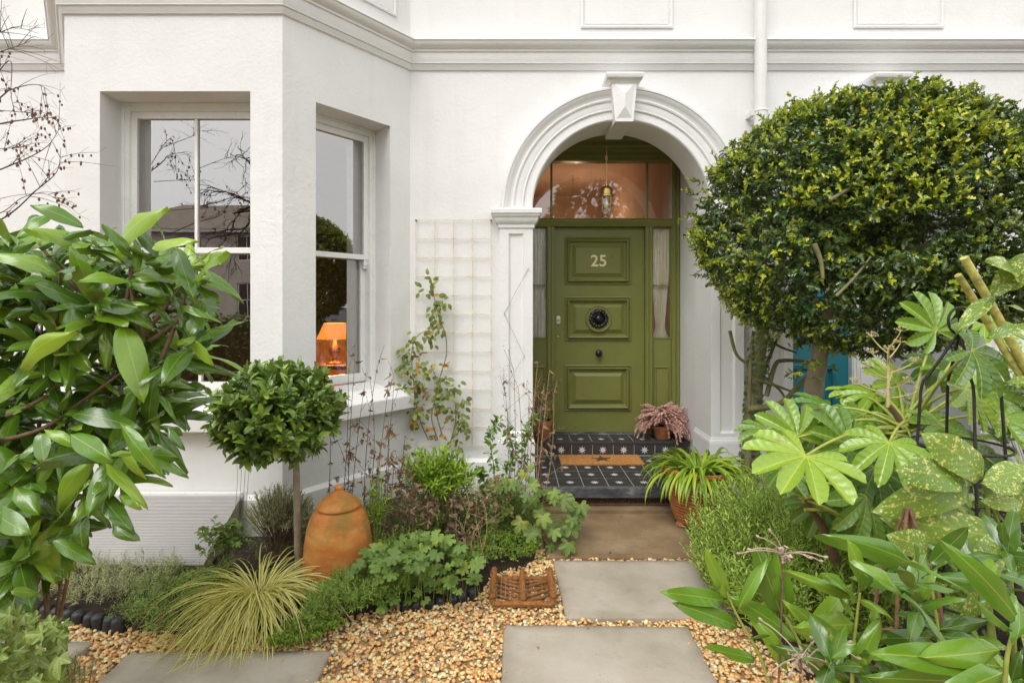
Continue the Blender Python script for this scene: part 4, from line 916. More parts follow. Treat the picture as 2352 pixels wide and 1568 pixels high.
bristle_bar(((x0+x1)/2, y0, 0.066), ((x0+x1)/2, y1, 0.070), 0.021, 'centre_brush'); bristle_bar((x0, y0, 0.030), (x1, y0, 0.030), 0.020, 'front_brush'); bristle_bar((x0, y1, 0.030), (x1, y1, 0.030), 0.018, 'back_brush')
xm = (x0+x1)/2
for k in range(5):
    yb = y0+0.03+k*0.05
    for sg in (-1, 1): bristle_bar((xm, yb, 0.022), (xm+sg*0.165, min(y1, yb+0.075), 0.024), 0.011, 'chevron_brush')
m = MB()
for k in range(7):
    yb = y0+0.02+k*0.037
    for sg in (-1, 1):
        for j in range(6):
            xa = xm+sg*(0.02+j*0.025); m.tube([(xa, yb+0.45*j*0.025, 0.030), (xa+sg*0.006, yb+0.45*j*0.025+0.008, 0.042), (xa+sg*0.012, yb+0.45*j*0.025+0.004, 0.030)], 0.0012, 4, cap=False)
m.build('wire_grid', 'steel_wire', bb_)

# ---------------------------------------------------------------- clay forcer and pots
fx, fy, fz = -1.015, 3.14, 0.075
fr_ = thing('rhubarb_forcer', 'tall weathered terracotta rhubarb forcer with lid standing in the left bed', 'forcer', (fx, fy, fz))
m = MB(); m.lathe([(0.198, -0.018), (0.202, 0.000), (0.203, 0.018), (0.199, 0.026), (0.197, 0.106), (0.190, 0.194), (0.179, 0.273), (0.165, 0.326), (0.150, 0.359), (0.132, 0.380), (0.122, 0.387), (0.118, 0.398)], (fx, fy, fz), 56, 0, 0.006); m.build('body', 'forcer_clay', fr_, smooth=60)
m = MB(); m.lathe([(0.122, 0.392), (0.128, 0.396), (0.129, 0.403), (0.122, 0.412), (0.098, 0.436), (0.066, 0.461), (0.040, 0.477), (0.028, 0.484), (0.022, 0.491), (0.026, 0.502), (0.024, 0.512), (0.012, 0.519), (0.001, 0.521)], (fx, fy, fz), 48, 0, 0.008); m.build('lid', 'forcer_clay', fr_, smooth=60)

px_, py_ = 1.405, 4.0
rp = thing('ribbed_pot', 'large orange terracotta pot with horizontal ribs beside the steps', 'plant pot', (px_, py_, 0.02))
prof = []; N_ = 15
for i in range(N_*6+1):
    t = i/(N_*6); z = 0.045+0.375*t; r = 0.158+0.098*t**0.75; r += 0.0065*abs(math.sin(t*N_*math.pi))**0.6; prof.append((r, z))
prof = [(0.001, 0.045), (0.15, 0.045)]+prof+[(0.262, 0.422), (0.272, 0.430), (0.272, 0.452), (0.262, 0.458), (0.240, 0.452), (0.232, 0.40), (0.001, 0.395)]
m = MB(); m.lathe(prof, (px_, py_, 0.0), 64, 0, 0.004); m.build('pot_body', 'ribbed_clay', rp, smooth=50)
for a in (200, 320, 80):
    cx_, cy_ = px_+0.145*math.cos(R_(a)), py_+0.145*math.sin(R_(a)); m = MB(); m.lathe([(0.001, 0.0), (0.040, 0.0), (0.046, 0.010), (0.040, 0.022), (0.030, 0.034), (0.034, 0.05), (0.001, 0.052)], (cx_, cy_, 0.019), 14, 0, 0.08); m.build('foot', 'terracotta_plain', rp, smooth=50)
def small_pot(x, y, z, r, h, label):
    t = thing('plant_pot', label, 'plant pot', (x, y, z)); m = MB(); m.lathe([(0.001, 0.0), (r*0.68, 0.0), (r*0.70, 0.006), (r*0.90, h*0.74), (r*0.99, h*0.75), (r*1.02, h*0.98), (r*1.0, h), (r*0.88, h), (r*0.86, h*0.85), (0.001, h*0.85)], (x, y, z), 36); m.build('pot_body', 'terracotta_plain', t, smooth=40)
    m = MB(); m.lathe([(0.001, h*0.86), (r*0.86, h*0.86)], (x, y, z), 20); m.build('compost', 'soil', t); return t
small_pot(1.50, 5.255, 0.345, 0.105, 0.13, 'small terracotta pot holding the pink heather on the top step')
small_pot(0.305, 5.235, 0.345, 0.105, 0.185, 'terracotta pot behind the left pilaster on the top step')
small_pot(2.25, 3.15, 0.08, 0.19, 0.22, 'terracotta pot half hidden below the fatsia leaves')

# ---------------------------------------------------------------- trellis, wires, lantern
tr = thing('wire_trellis', 'rusting white wire grid trellis fixed to the wall left of the arch', 'trellis', (-0.49, 4.53, 0.45))
TX = [-0.807+0.16*i for i in range(5)]; TZ = [2.378-0.1603*i for i in range(13)]
for x in TX:
    m = MB(); m.tube([(x+0.002*math.sin(k*1.7+x*9), 4.530, 2.378-1.93*k/8) for k in range(9)], 0.0026, 5); m.build('rod', 'rusty_white_wire', tr)
for z in TZ:
    m = MB(); m.tube([(-0.810+0.646*k/6, 4.5365, z+0.002*math.sin(k*2+z*7)) for k in range(7)], 0.0026, 5); m.build('rod', 'rusty_white_wire', tr)
for x, z in ((-0.807, 2.375), (-0.167, 2.375), (-0.807, 0.6), (-0.167, 0.6)):
    m = MB(); m.tube([(x, W, z), (x, 4.527, z)], [0.006, 0.008], 8); m.build('fixing', 'rusty_metal', tr)
gw = thing('garden_wire', 'thin zigzag training wire nailed to the left pilaster', 'wire', (0.05, 4.46, 1.2))
m = MB(); q = [at(1213, 618, 4.474), at(1158, 720, 4.474), at(1204, 818, 4.474), at(1165, 880, 4.474)]; m.tube(q, 0.0014, 4)
for p in q: m.tube([p, p+Vector((0, -0.014, 0))], 0.0035, 6)
m.build('strand', 'dark_metal', gw)
lx, ly = 0.897, 4.99
ln = thing('porch_lantern', 'brass caged ship lantern hanging on a wire under the arch', 'lantern', (lx, ly, 2.76))
m = MB(); m.tube([(lx, ly, 3.42), (lx+0.004, ly, 3.1), (lx-0.003, ly, 2.95), (lx, ly, 2.775)], 0.0028, 6); m.tube([(lx+0.008*math.cos(a), ly, 2.99+0.02*math.sin(a)) for a in np.linspace(0, 6.28, 14)], 0.0022, 5); m.build('wire', 'brass', ln)
m = MB(); m.lathe([(0.001, 0.022), (0.010, 0.020), (0.012, 0.006), (0.030, 0.0), (0.044, -0.016), (0.047, -0.034), (0.047, -0.062), (0.053, -0.066), (0.053, -0.078), (0.046, -0.082), (0.001, -0.082)], (lx, ly, 2.762), 28); m.tube([(lx-0.066, ly, 2.695), (lx+0.066, ly, 2.695)], 0.007, 8); m.build('cap', 'brass', ln, smooth=40)
m = MB(); m.lathe([(0.036, 0.0), (0.037, -0.10), (0.032, -0.128), (0.018, -0.142), (0.001, -0.145)], (lx, ly, 2.68), 24); m.build('glass', 'lantern_glass', ln, smooth=60)
for a in range(4):
    an = a*math.pi/2+0.6; c_, s_ = math.cos(an), math.sin(an); m = MB(); m.tube([(lx+r*c_, ly+r*s_, 2.68+z) for r, z in ((0.046, 0), (0.047, -0.11), (0.040, -0.14), (0.022, -0.158), (0.002, -0.162))], 0.0042, 6); m.build('cage_bar', 'brass', ln, smooth=50)
m = MB(); m.lathe([(0.043, -0.06), (0.049, -0.06), (0.049, -0.067), (0.043, -0.067)], (lx, ly, 2.68), 24); m.build('cage_ring', 'brass', ln)
m = MB(); m.lathe([(0.010, 0.0), (0.010, -0.03), (0.019, -0.05), (0.021, -0.066), (0.015, -0.085), (0.001, -0.092)], (lx, ly, 2.68), 16); m.build('bulb', 'white_plastic', ln, smooth=60)

ln.scale = (1.2, 1.2, 1.2)

# ---------------------------------------------------------------- light well cover, edging, plant supports
lw = thing('lightwell_cover', 'ribbed translucent polycarbonate sheet sloping from the bay wall over a light well', 'cover', (-2.3, 3.4, 0.08))
m = MB(); a, b = np.array((0, 3.635, 0.350)), np.array((0, 3.185, 0.100)); n = 46; nrm = unit((0, -(a-b)[2], (a-b)[1])); nrm = nrm if nrm[2] > 0 else -nrm; vs = []
for i in range(n*4+1):
    t = i/(n*4); h = (0.0, 0.0, 0.0035, 0.0035)[i % 4]; p = a+(b-a)*t+nrm*h; vs += [(-2.95, p[1], p[2]), (-1.835, p[1], p[2])]
for i in range(n*4): m.add([vs[2*i], vs[2*i+1], vs[2*i+3], vs[2*i+2]], [(0, 1, 2, 3)], 1 if i % 4 in (1, 3) else 0)
simple('sheet_web', (0.545, 0.525, 0.51), 0.4, 0.15, 5)
sh = m.build('sheet', ['polycarbonate', 'sheet_web'], lw); sm_ = sh.modifiers.new('thickness', 'SOLIDIFY'); sm_.thickness = 0.006; sm_.offset = -1
simple('weathered_timber', (0.42, 0.34, 0.24), 0.85, 0.2, 14, 0.4, 50)
m = MB(); m.add([(x, y, z) for x in (-1.875, -1.848) for y, z in ((3.62, 0.05), (3.20, 0.05), (3.20, 0.098), (3.62, 0.330))], [(0, 1, 2, 3), (7, 6, 5, 4), (0, 4, 5, 1), (1, 5, 6, 2), (2, 6, 7, 3)]); m.build('side_board', 'weathered_timber', lw)
m = MB(); m.box(-2.95, -1.876, 3.205, 3.235, 0.03, 0.088); m.build('front_batten', 'weathered_timber', lw)
m = MB(); m.box(-2.95, -1.84, 3.628, 3.66, 0.338, 0.372); m.build('wall_strip', 'white_gloss', lw)
m = MB(); m.box(-2.94, -1.88, 3.24, 3.62, 0.02, 0.06); m.build('well_floor', 'render_grey', lw)
eg = thing('border_edging', 'black plastic log edging along the front of the left bed', 'edging', (-2.0, 2.8, 0)); pl_ = path([(-3.2, 2.90), (-2.76, 2.89), (-2.09, 2.73), (-1.55, 2.60), (-1.15, 2.60), (-0.75, 2.84), (-0.40, 2.94), (-0.16, 3.03)], 210); acc = 0; last = np.array(pl_[0])
def log_mesh():
    q = MB(); q.lathe([(0.030, -0.03), (0.032, 0.055), (0.030, 0.066), (0.022, 0.074), (0.010, 0.078), (0.001, 0.079)], (0, 0, 0), 12, 0, 0.03); me = bpy.data.meshes.new('log'); me.from_pydata(q.v, [], q.f); me.materials.append(MATS['black_plastic']); me.polygons.foreach_set('use_smooth', [True]*len(me.polygons)); return me
lm_ = log_mesh()
for p in pl_:
    if np.linalg.norm(p-last) >= 0.058:
        last = p
        if -1.95 < p[0] < -0.62: continue
        o = bpy.data.objects.new('log', lm_); COL.objects.link(o); o.location = (p[0], p[1], (-0.018 if p[0] < -1.95 else -0.035)+0.012*RS.rand()); o.rotation_euler = (rnd(-0.12, 0.12), rnd(-0.12, 0.12), rnd(0, 6)); link(o, eg)

def obelisk(name, label, mat, c, ztop, ring, legs, r1, z1, r0, rad, hoops, ph):
    t = thing(name, label, 'plant support', (c[0], c[1], 0.05))
    if ring:
        m = MB(); m.tube([(c[0]+ring*math.cos(a), c[1]+ring*0.15*math.cos(a), ztop+ring+ring*math.sin(a)) for a in np.linspace(0, 2*math.pi, 29)], rad*0.9, 8, cap=False); m.build('top_ring', mat, t, smooth=60)
    for a in legs:
        ca, sa = math.cos(R_(a+ph)), math.sin(R_(a+ph)); m = MB(); lp_ = [(c[0]+r_*ca, c[1]+r_*sa, z_) for r_, z_ in ((0.006, ztop), (r1*0.82, z1+(ztop-z1)*0.12), (r1*0.95, z1+(ztop-z1)*0.02), (r1*1.02, z1-0.04), (r0, 0.0))]; m.tube(lp_, rad, 8); m.build('leg', mat, t, smooth=60)
    for z, r in hoops:
        m = MB(); m.tube([(c[0]+r*math.cos(a), c[1]+r*math.sin(a), z) for a in np.linspace(0, 2*math.pi, 33)], rad*0.85, 7, cap=False); m.build('hoop', mat, t, smooth=60)
    return t
p = at(2205, 768, 2.1); obelisk('plant_obelisk', 'tall black wire obelisk with a ring at its top among the fatsia', 'dark_metal', (p.x, 2.1), p.z, 0.053, (0, 90, 180, 270), 0.125, p.z-0.19, 0.20, 0.0056, ((1.10, 0.158), (0.52, 0.19)), 68)
p = at(2085, 1168, 1.75); obelisk('plant_obelisk', 'low rusty wire plant support in front of the spotted laurel', 'rusty_metal', (p.x, 1.75), p.z, 0, (0, 90, 180, 270), 0.085, p.z-0.24, 0.15, 0.0055, ((0.52, 0.112),), 35)
# ---------------------------------------------------------------- planting
m_leaf('laurel_leaf', [(0, (0.020, 0.072, 0.012)), (0.4, (0.040, 0.130, 0.016)), (0.75, (0.075, 0.20, 0.020)), (1, (0.17, 0.34, 0.03))], 0.20, 0.15, (0.30, 0.42, 0.10), 0.045, 0.55, 0.02, back=(0.13, 0.22, 0.06), bump=0.035, nveins=9, spec=0.75, age=0.7)
m_leaf('young_laurel_leaf', [(0, (0.045, 0.155, 0.018)), (0.5, (0.095, 0.26, 0.026)), (1, (0.24, 0.43, 0.045))], 0.21, 0.22, (0.40, 0.50, 0.12), 0.05, 0.6, 0.02, edge=((0.30, 0.43, 0.09), 0.488), back=(0.20, 0.31, 0.08), bump=0.035, spec=0.7, age=0.5)
m_leaf('bay_leaf', [(0, (0.042, 0.118, 0.030)), (0.5, (0.078, 0.185, 0.042)), (0.85, (0.13, 0.265, 0.052)), (1, (0.30, 0.47, 0.08))], 0.24, 0.14, (0.28, 0.38, 0.11), 0.06, 0.6, 0.0, back=(0.16, 0.26, 0.09), bump=0.08, spec=0.65, blotch=0.15)
m_leaf('holly_leaf', [(0, (0.018, 0.054, 0.015)), (0.5, (0.040, 0.100, 0.024)), (0.85, (0.078, 0.165, 0.034)), (1, (0.16, 0.27, 0.045))], 0.15, 0.07, (0.18, 0.28, 0.08), 0.06, 0.5, 0.0, back=(0.14, 0.21, 0.06), bump=0.0, spec=0.85, blotch=0.1)
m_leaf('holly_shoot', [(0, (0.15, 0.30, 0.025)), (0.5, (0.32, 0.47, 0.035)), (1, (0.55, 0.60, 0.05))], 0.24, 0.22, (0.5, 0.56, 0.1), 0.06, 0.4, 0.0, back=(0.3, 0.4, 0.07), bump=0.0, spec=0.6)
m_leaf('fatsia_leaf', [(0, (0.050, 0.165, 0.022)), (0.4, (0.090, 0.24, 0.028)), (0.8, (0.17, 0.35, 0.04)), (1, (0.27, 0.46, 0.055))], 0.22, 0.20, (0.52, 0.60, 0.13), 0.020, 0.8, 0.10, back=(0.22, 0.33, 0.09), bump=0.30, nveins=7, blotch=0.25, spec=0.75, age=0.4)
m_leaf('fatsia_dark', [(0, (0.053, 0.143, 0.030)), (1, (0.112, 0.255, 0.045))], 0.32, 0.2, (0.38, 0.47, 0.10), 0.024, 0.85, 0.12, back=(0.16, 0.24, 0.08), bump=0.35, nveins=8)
m_leaf('spotted_leaf', [(0, (0.085, 0.20, 0.042)), (1, (0.17, 0.30, 0.070))], 0.26, 0.22, (0.40, 0.50, 0.16), 0.04, 0.5, 0.0, back=(0.26, 0.36, 0.12), bump=0.12, spots=((0.72, 0.68, 0.20), 27.0, 0.80), spec=0.6, blotch=0.1)
m_leaf('strap_leaf', [(0, (0.130, 0.286, 0.026)), (0.5, (0.247, 0.455, 0.046)), (1, (0.390, 0.598, 0.078))], 0.38, 0.25, (0.15, 0.28, 0.03), 0.12, 0.5, 0.0, bump=0.0, back=(0.2, 0.34, 0.06))
m_leaf('sedge_blade', [(0, (0.26, 0.34, 0.05)), (0.6, (0.40, 0.44, 0.07)), (1, (0.55, 0.54, 0.12))], 0.5, 0.42, (0.90, 0.86, 0.40), 0.62, 0.95, 0.0, bump=0.0, back=(0.74, 0.72, 0.26), blotch=0.0, tcol=(0.75, 0.75, 0.2))
m_leaf('rosemary_leaf', [(0, (0.17, 0.36, 0.07)), (0.5, (0.28, 0.52, 0.10)), (1, (0.44, 0.68, 0.17))], 0.5, 0.35, bump=0, side=0, vamt=0.2, back=(0.36, 0.50, 0.22), blotch=0.05, tcol=(0.40, 0.55, 0.10))
m_leaf('bright_leaf', [(0, (0.117, 0.286, 0.026)), (0.5, (0.221, 0.442, 0.046)), (1, (0.351, 0.572, 0.072))], 0.42, 0.3, bump=0.15, side=0.0, back=(0.22, 0.34, 0.08))
m_leaf('rose_leaf', [(0, (0.058, 0.130, 0.029)), (0.6, (0.098, 0.208, 0.042)), (0.92, (0.143, 0.273, 0.055)), (0.955, (0.520, 0.390, 0.039)), (1, (0.494, 0.169, 0.033))], 0.45, 0.2, bump=0.2, side=0.1, back=(0.18, 0.25, 0.12))
m_leaf('anemone_leaf', [(0, (0.055, 0.145, 0.042)), (0.55, (0.095, 0.215, 0.052)), (0.9, (0.16, 0.30, 0.066)), (1, (0.36, 0.40, 0.10))], 0.45, 0.2, (0.26, 0.36, 0.13), 0.05, 0.5, 0.15, bump=0.3, back=(0.2, 0.29, 0.14))
m_leaf('geranium_leaf', [(0, (0.055, 0.145, 0.045)), (0.5, (0.095, 0.22, 0.06)), (0.9, (0.16, 0.32, 0.075)), (1, (0.33, 0.45, 0.08))], 0.45, 0.2, (0.20, 0.32, 0.11), 0.06, 0.4, 0.1, bump=0.3, back=(0.18, 0.28, 0.12))
m_leaf('moss_leaf', [(0, (0.075, 0.195, 0.024)), (0.5, (0.150, 0.315, 0.033)), (1, (0.300, 0.465, 0.060))], 0.45, 0.2, bump=0, side=0)
m_leaf('feather_leaf', [(0, (0.083, 0.195, 0.038)), (0.6, (0.165, 0.330, 0.060)), (1, (0.300, 0.465, 0.105))], 0.55, 0.2, bump=0, side=0)
m_leaf('silver_leaf', [(0, (0.165, 0.225, 0.135)), (0.6, (0.300, 0.375, 0.240)), (1, (0.465, 0.540, 0.360))], 0.65, 0.15, bump=0, side=0, back=(0.32, 0.36, 0.28))
m_leaf('ivy_leaf', [(0, (0.035, 0.091, 0.025)), (0.6, (0.070, 0.154, 0.036)), (1, (0.140, 0.238, 0.070))], 0.38, 0.12, (0.22, 0.28, 0.12), 0.06, 0.5, 0.0, bump=0.1)
m_leaf('variegated_leaf', [(0, (0.07, 0.15, 0.035)), (1, (0.14, 0.24, 0.055))], 0.35, 0.2, (0.35, 0.42, 0.18), 0.05, 0.5, 0.1, edge=((0.50, 0.54, 0.24), 0.34), bump=0.2, back=(0.3, 0.36, 0.18), age=0.4)
m_leaf('dead_leaf', [(0, (0.098, 0.058, 0.031)), (0.5, (0.182, 0.111, 0.065)), (0.85, (0.312, 0.208, 0.117)), (1, (0.416, 0.286, 0.156))], 0.8, 0.15, bump=0.2, side=0, back=(0.26, 0.18, 0.11), tcol=(0.3, 0.18, 0.08))
m_leaf('orange_leaf', [(0, (0.42, 0.14, 0.02)), (0.5, (0.52, 0.30, 0.03)), (1, (0.36, 0.10, 0.03))], 0.6, 0.2, bump=0.2, side=0, tcol=(0.5, 0.25, 0.04))
m_leaf('heather_floret', [(0, (0.60, 0.33, 0.27)), (0.5, (0.78, 0.49, 0.41)), (1, (0.88, 0.64, 0.54))], 0.8, 0.15, bump=0, side=0, back=(0.7, 0.45, 0.38), vamt=0, tcol=(0.7, 0.42, 0.34), blotch=0.05)
simple('green_stem', (0.17, 0.22, 0.04), 0.6, 0.25, 30); simple('brown_stem', (0.15, 0.095, 0.055), 0.8, 0.3, 30, 0.3, 80); simple('yellow_stem', (0.36, 0.40, 0.085), 0.5, 0.2, 30); simple('dead_stem', (0.16, 0.105, 0.07), 0.85, 0.35, 40); simple('straw', (0.42, 0.30, 0.15), 0.8, 0.25, 40)
simple('holly_bark', (0.30, 0.255, 0.19), 0.85, 0.25, 12, 0.6, 50); simple('branch_green', (0.17, 0.16, 0.07), 0.8, 0.3, 20, 0.4, 60); simple('cut_stem', (0.46, 0.44, 0.12), 0.7, 0.4, 30, 0.5, 60); simple('seedhead', (0.44, 0.33, 0.26), 0.85, 0.25, 40); simple('petal_white', (0.75, 0.75, 0.70), 0.7, 0.05)

LAU = [grid_leaf(1, 0.33, lp_laurel, 10, 2, 0.22, 0.05+0.09*k, 0.10, k*1.7, 0.10+0.09*(k % 3), twist=0.45*(k-2.5)) for k in range(6)]
BAYL = [grid_leaf(1, 0.43, lp_laurel, 5, 1, 0.35, 0.05+0.08*k, 0.04, k) for k in range(4)]
OVAL = [grid_leaf(1, 0.58, lp_oval, 5, 1, 0.30, 0.06+0.12*k, 0.03, k) for k in range(4)]
LANC = [grid_leaf(1, 0.26, lp_lance, 4, 1, 0.30, 0.08+0.12*k) for k in range(3)]
NEED = [grid_leaf(1, 0.14, lp_lance, 2, 1, 0.4, 0.1*k) for k in range(3)]
FINE = [grid_leaf(1, 0.20, lp_lance, 2, 1, 0.3, 0.1+0.15*k) for k in range(3)]
TINY = [grid_leaf(1, 0.85, lp_oval, 2, 1, 0.2, 0.1)]
HW = [[0.10, 0.35, 1.0, 0.36, 1.08, 0.32, 0.80, 0.02], [0.10, 0.98, 0.34, 1.1, 0.36, 0.95, 0.22, 0.02], [0.12, 0.4, 0.95, 0.38, 1.0, 0.28, 0.66, 0.02]]
HOL = [grid_leaf(1, 0.66, None, 7, 1, 0.55+0.2*k, 0.12*k, widths=HW[k]) for k in range(3)]
A9 = [R_(a) for a in (-128, -92, -58, -28, 0, 28, 58, 92, 128)]
FAT = [polar_leaf(A9, [0.62, 0.82, 0.93, 0.98, 1.0, 0.98, 0.93, 0.82, 0.62], 0.52, 2.4, 0.80, 10, 5, 0.18, 0.16+0.09*k, 0.06, 0.012, 0.24, k) for k in range(4)]
A5 = [R_(a) for a in (-100, -50, 0, 50, 100)]
MAPL = [polar_leaf(A5, [0.62, 0.88, 1.0, 0.88, 0.62], 0.55, 1.5, 0.8, 8, 3, 0.14, 0.18+0.12*k, 0.0, 0.05, 0.5, 20+k) for k in range(3)]
GERA = [polar_leaf([R_(a) for a in (-130, -85, -42, 0, 42, 85, 130)], [0.85, 0.95, 1.0, 1.0, 1.0, 0.95, 0.85], 0.74, 1.9, 0.6, 5, 3, 0.10, 0.1+0.12*k, 0.12, 0.04, 0.4, 40+k) for k in range(3)]
IVYL = [polar_leaf([R_(a) for a in (-112, -56, 0, 56, 112)], [0.55, 0.80, 1.1, 0.80, 0.55], 0.48, 1.3, 0.9, 5, 2, 0.15, 0.2+0.1*k, 0.0, 0.0, 0.4, 60+k) for k in range(2)]
CAM = np.array((0, 0, EYE))
def hero(ins, lst, Y, nt, wr=1.0, nrm=None, jitY=0.06):
    """leaves measured on the photograph: base, tip"""
    for a in lst:
        yb = Y+rnd(-jitY, jitY); b = np.array(at(a[0], a[1], yb)); t = np.array(at(a[2], a[3], yb-rnd(0.0, 0.10)))
        n = nrm if nrm is not None else (rnd(-0.45, 0.45), -0.75, rnd(0.25, 0.85)); L = np.linalg.norm(t-b); w_ = (a[4] if len(a) > 4 else 1.0)*wr*0.86
        ins.append((RS.randint(nt), frame(b, t-b, n, L, L*w_)))
def stems(t, lst, mat, name='stem', n=6):
    for pts, r in lst:
        m = MB(); m.tube(path(pts, 14), np.linspace(r, r*0.5, len(path(pts, 14))), n); m.build(name, mat, t, smooth=60)

# --- cherry laurel, left foreground
Z = lambda l: [(0.4*a, 423+0.4*b, 0.4*c, 423+0.4*d, *w_) for a, b, c, d, *w_ in l]
Z2 = lambda l: [(0.4*a, 941+0.4*b, 0.4*c, 941+0.4*d, *w_) for a, b, c, d, *w_ in l]
lau = thing('laurel_bush', 'big glossy cherry laurel filling the left foreground', 'shrub', (-1.45, 1.75, 0.0)); ins = []; ins2 = []
hero(ins2, Z([(480, 250, 215, 75, 1.1), (960, 130, 515, 260), (870, 370, 1025, 295, 1.1), (700, 690, 770, 660), (430, 840, -20, 960, 0.9), (1085, 890, 1225, 1040), (1190, 480, 1085, 360, 1.2), (1110, 560, 1250, 350, 0.7), (560, 640, 765, 690, 1.2)]), 1.48, 6)
hero(ins, Z([(760, 420, 635, 232, 1.2), (460, 280, 680, 400, 1.1), (440, 650, 330, 1000, 1.25), (700, 800, 815, 1190, 1.15), (610, 790, 590, 1040, 0.9), (600, 740, 500, 780, 1.3), (800, 480, 960, 620), (1150, 480, 1330, 570, 0.9), (1010, 370, 1080, 560), (930, 330, 820, 430), (300, 560, 0, 600, 0.6),
    (200, 330, -40, 390, 0.8), (520, 260, 160, 320, 0.55), (240, 700, -40, 720, 0.7), (640, 580, 480, 640), (850, 950, 1180, 1040, 0.55), (1180, 790, 1215, 880, 0.6), (850, 740, 740, 1000, 0.7), (1000, 700, 1240, 740, 0.6)]), 1.55, 6)
hero(ins, Z2([(540, 265, 205, 545, 1.0), (520, 400, 175, 795, 1.0), (170, 720, -20, 1040, 1.0), (480, 560, 410, 780, 1.2), (250, 740, 265, 990, 1.4), (300, 740, 505, 860, 1.1), (480, 430, 600, 690, 1.1), (640, 640, 700, 745, 1.5), (560, 450, 660, 640, 0.9), (230, 130, 250, 300, 1.6),
    (410, 20, 730, 40, 1.0), (960, 100, 1010, 210, 1.0), (-40, 200, 130, 460, 1.3), (80, 440, 190, 560, 1.3), (-60, 560, 40, 700, 1.2), (60, 1040, 210, 1050, 1.0), (680, 490, 785, 545, 0.8)]), 1.46, 6)
hero(ins2, Z2([(690, 80, 905, 385, 0.85), (400, 140, 605, 255, 1.1), (690, 230, 820, 402, 0.9), (600, 300, 750, 430, 0.7), (610, 260, 735, 225, 0.6), (250, 110, 420, 180, 1.0)]), 1.40, 6)
OUTL = [(-300, 560), (40, 535), (200, 545), (330, 565), (455, 585), (478, 660), (455, 745), (425, 830), (400, 930), (350, 1020), (290, 1080), (215, 1150), (150, 1230), (90, 1330), (40, 1420), (-300, 1440)]
tips = in_outline(OUTL, 1.48, 2.2, 250, 0.04); cen = np.array((-1.75, 2.0, 1.1)); base = np.array((-1.75, 1.95, 0.0)); m = MB()
for p in tips:
    out = unit(p-cen); d = unit(out+np.array((0.1, -0.25, 0.55))+RS.normal(size=3)*0.35)
    q = ins if RS.rand() < 0.72 else ins2
    sprig(q, p-d*0.09, d, 0.09, RS.randint(6, 10), rnd(0.12, 0.175), 6, 1.0, -0.35, 0.28, 0.0, 0.85)
stl = []
for p in tips[::9]:
    mid = base*0.45+np.array(p)*0.55+np.array((0, 0, 0.12)); stl.append(([base+RS.normal(size=3)*0.05*np.array((1, 1, 0)), mid, p], 0.0065))
for a in (((480, 640), (330, 480), (225, 340)), ((800, 870), (760, 640), (745, 490)), ((820, 880), (960, 690), (1110, 500)), ((860, 900), (1000, 800), (1150, 630)), ((930, 1000), (1010, 800), (1080, 600)), ((700, 790), (740, 600), (790, 340)), ((40, 1330), (260, 1220), (410, 1050)), ((-20, 1480), (250, 1400), (480, 1240), (700, 1080))):
    stl.append(([at(0.4*x, 423+0.4*y, 1.57) for x, y in a], 0.0072))
stems(lau, stl, 'brown_stem', 'branch', 7); scatter(ins, LAU, 'laurel_leaf', lau, 210)
LAU2 = [grid_leaf(1, 0.33, lp_laurel, 10, 2, 0.25, 0.04+0.09*k, 0.10, k*1.7, 0.08+0.09*(k % 3), twist=0.45*(k-2.5)) for k in range(6)]
scatter(ins2, LAU2, 'young_laurel_leaf', lau, 90, 'young_leaf', 'young_foliage')

# --- holly, clipped into a dome
hc = np.array((2.30, 3.38, 2.175)); hr = np.array((1.125, 0.80, 0.81))
hol = thing('holly_tree', 'large clipped holly dome standing right of the green door', 'tree', (1.75, 3.75, 0.05)); ins = []; ins2 = []
for k in range(7600):
    d = rdir()
    if d[2] < -0.75 and RS.rand() < 0.5: continue
    e = 1.92; rr = (np.abs(d/hr)**e).sum()**(-1/e)
    lump = 1+0.045*mnoise.noise(Vector(d)*3.1)+0.025*mnoise.noise(Vector(d)*8.0)
    hol_ = mnoise.noise(Vector(d)*2.3+Vector((4.2, 1.1, 0.3))); u_ = RS.rand()
    depth = 1-0.05*u_ if u_ < 0.64 else 1-rnd(0.06, 0.62)
    if hol_ > 0.30: depth -= 0.22*min(1, (hol_-0.30)*6)*RS.rand()**0.5
    if d[2] < -0.2 and d[0] > 0.1: depth += 0.05*mnoise.noise(Vector(d)*6)
    if RS.rand() < 0.04: depth = rnd(1.0, 1.05)
    if d[2] < -0.15: lump *= 1+0.10*max(0.0, mnoise.noise(Vector((d[0]*3.2+1.7, d[1]*3.2, 5.0)))+0.35)*min(1, -d[2]*1.6)
    p = hc+d*rr*lump*depth; nrm = unit(d/hr**1.0)
    if p[1] > 4.26: continue
    if p[1] < 3.3:                                                       # a bare hollow low in the front of the dome
        sx_, sy_ = 1173+1223*p[0]/p[1], 702-1223*(p[2]-EYE)/p[1]; q_ = ((sx_-2075)/150)**2+((sy_-535+0.22*(sx_-2075))/48)**2
        if q_ < 1.0: p = p+np.array((0.0, 0.34, 0.02))*(1-0.35*q_)*rnd(0.8, 1.2)
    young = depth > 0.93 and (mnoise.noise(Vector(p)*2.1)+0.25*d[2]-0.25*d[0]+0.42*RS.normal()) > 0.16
    ax = unit(nrm+RS.normal(size=3)*0.45+np.array((0, 0, 0.25)))
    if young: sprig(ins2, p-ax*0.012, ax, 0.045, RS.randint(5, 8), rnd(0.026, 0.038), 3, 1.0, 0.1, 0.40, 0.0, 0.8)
    n_ = RS.randint(6, 9)
    sprig(ins, p-ax*0.075, ax, 0.06 if young else 0.075, n_, rnd(0.034, 0.050), 3, 1.1, 0.0, 0.45, 0.0, 0.9)
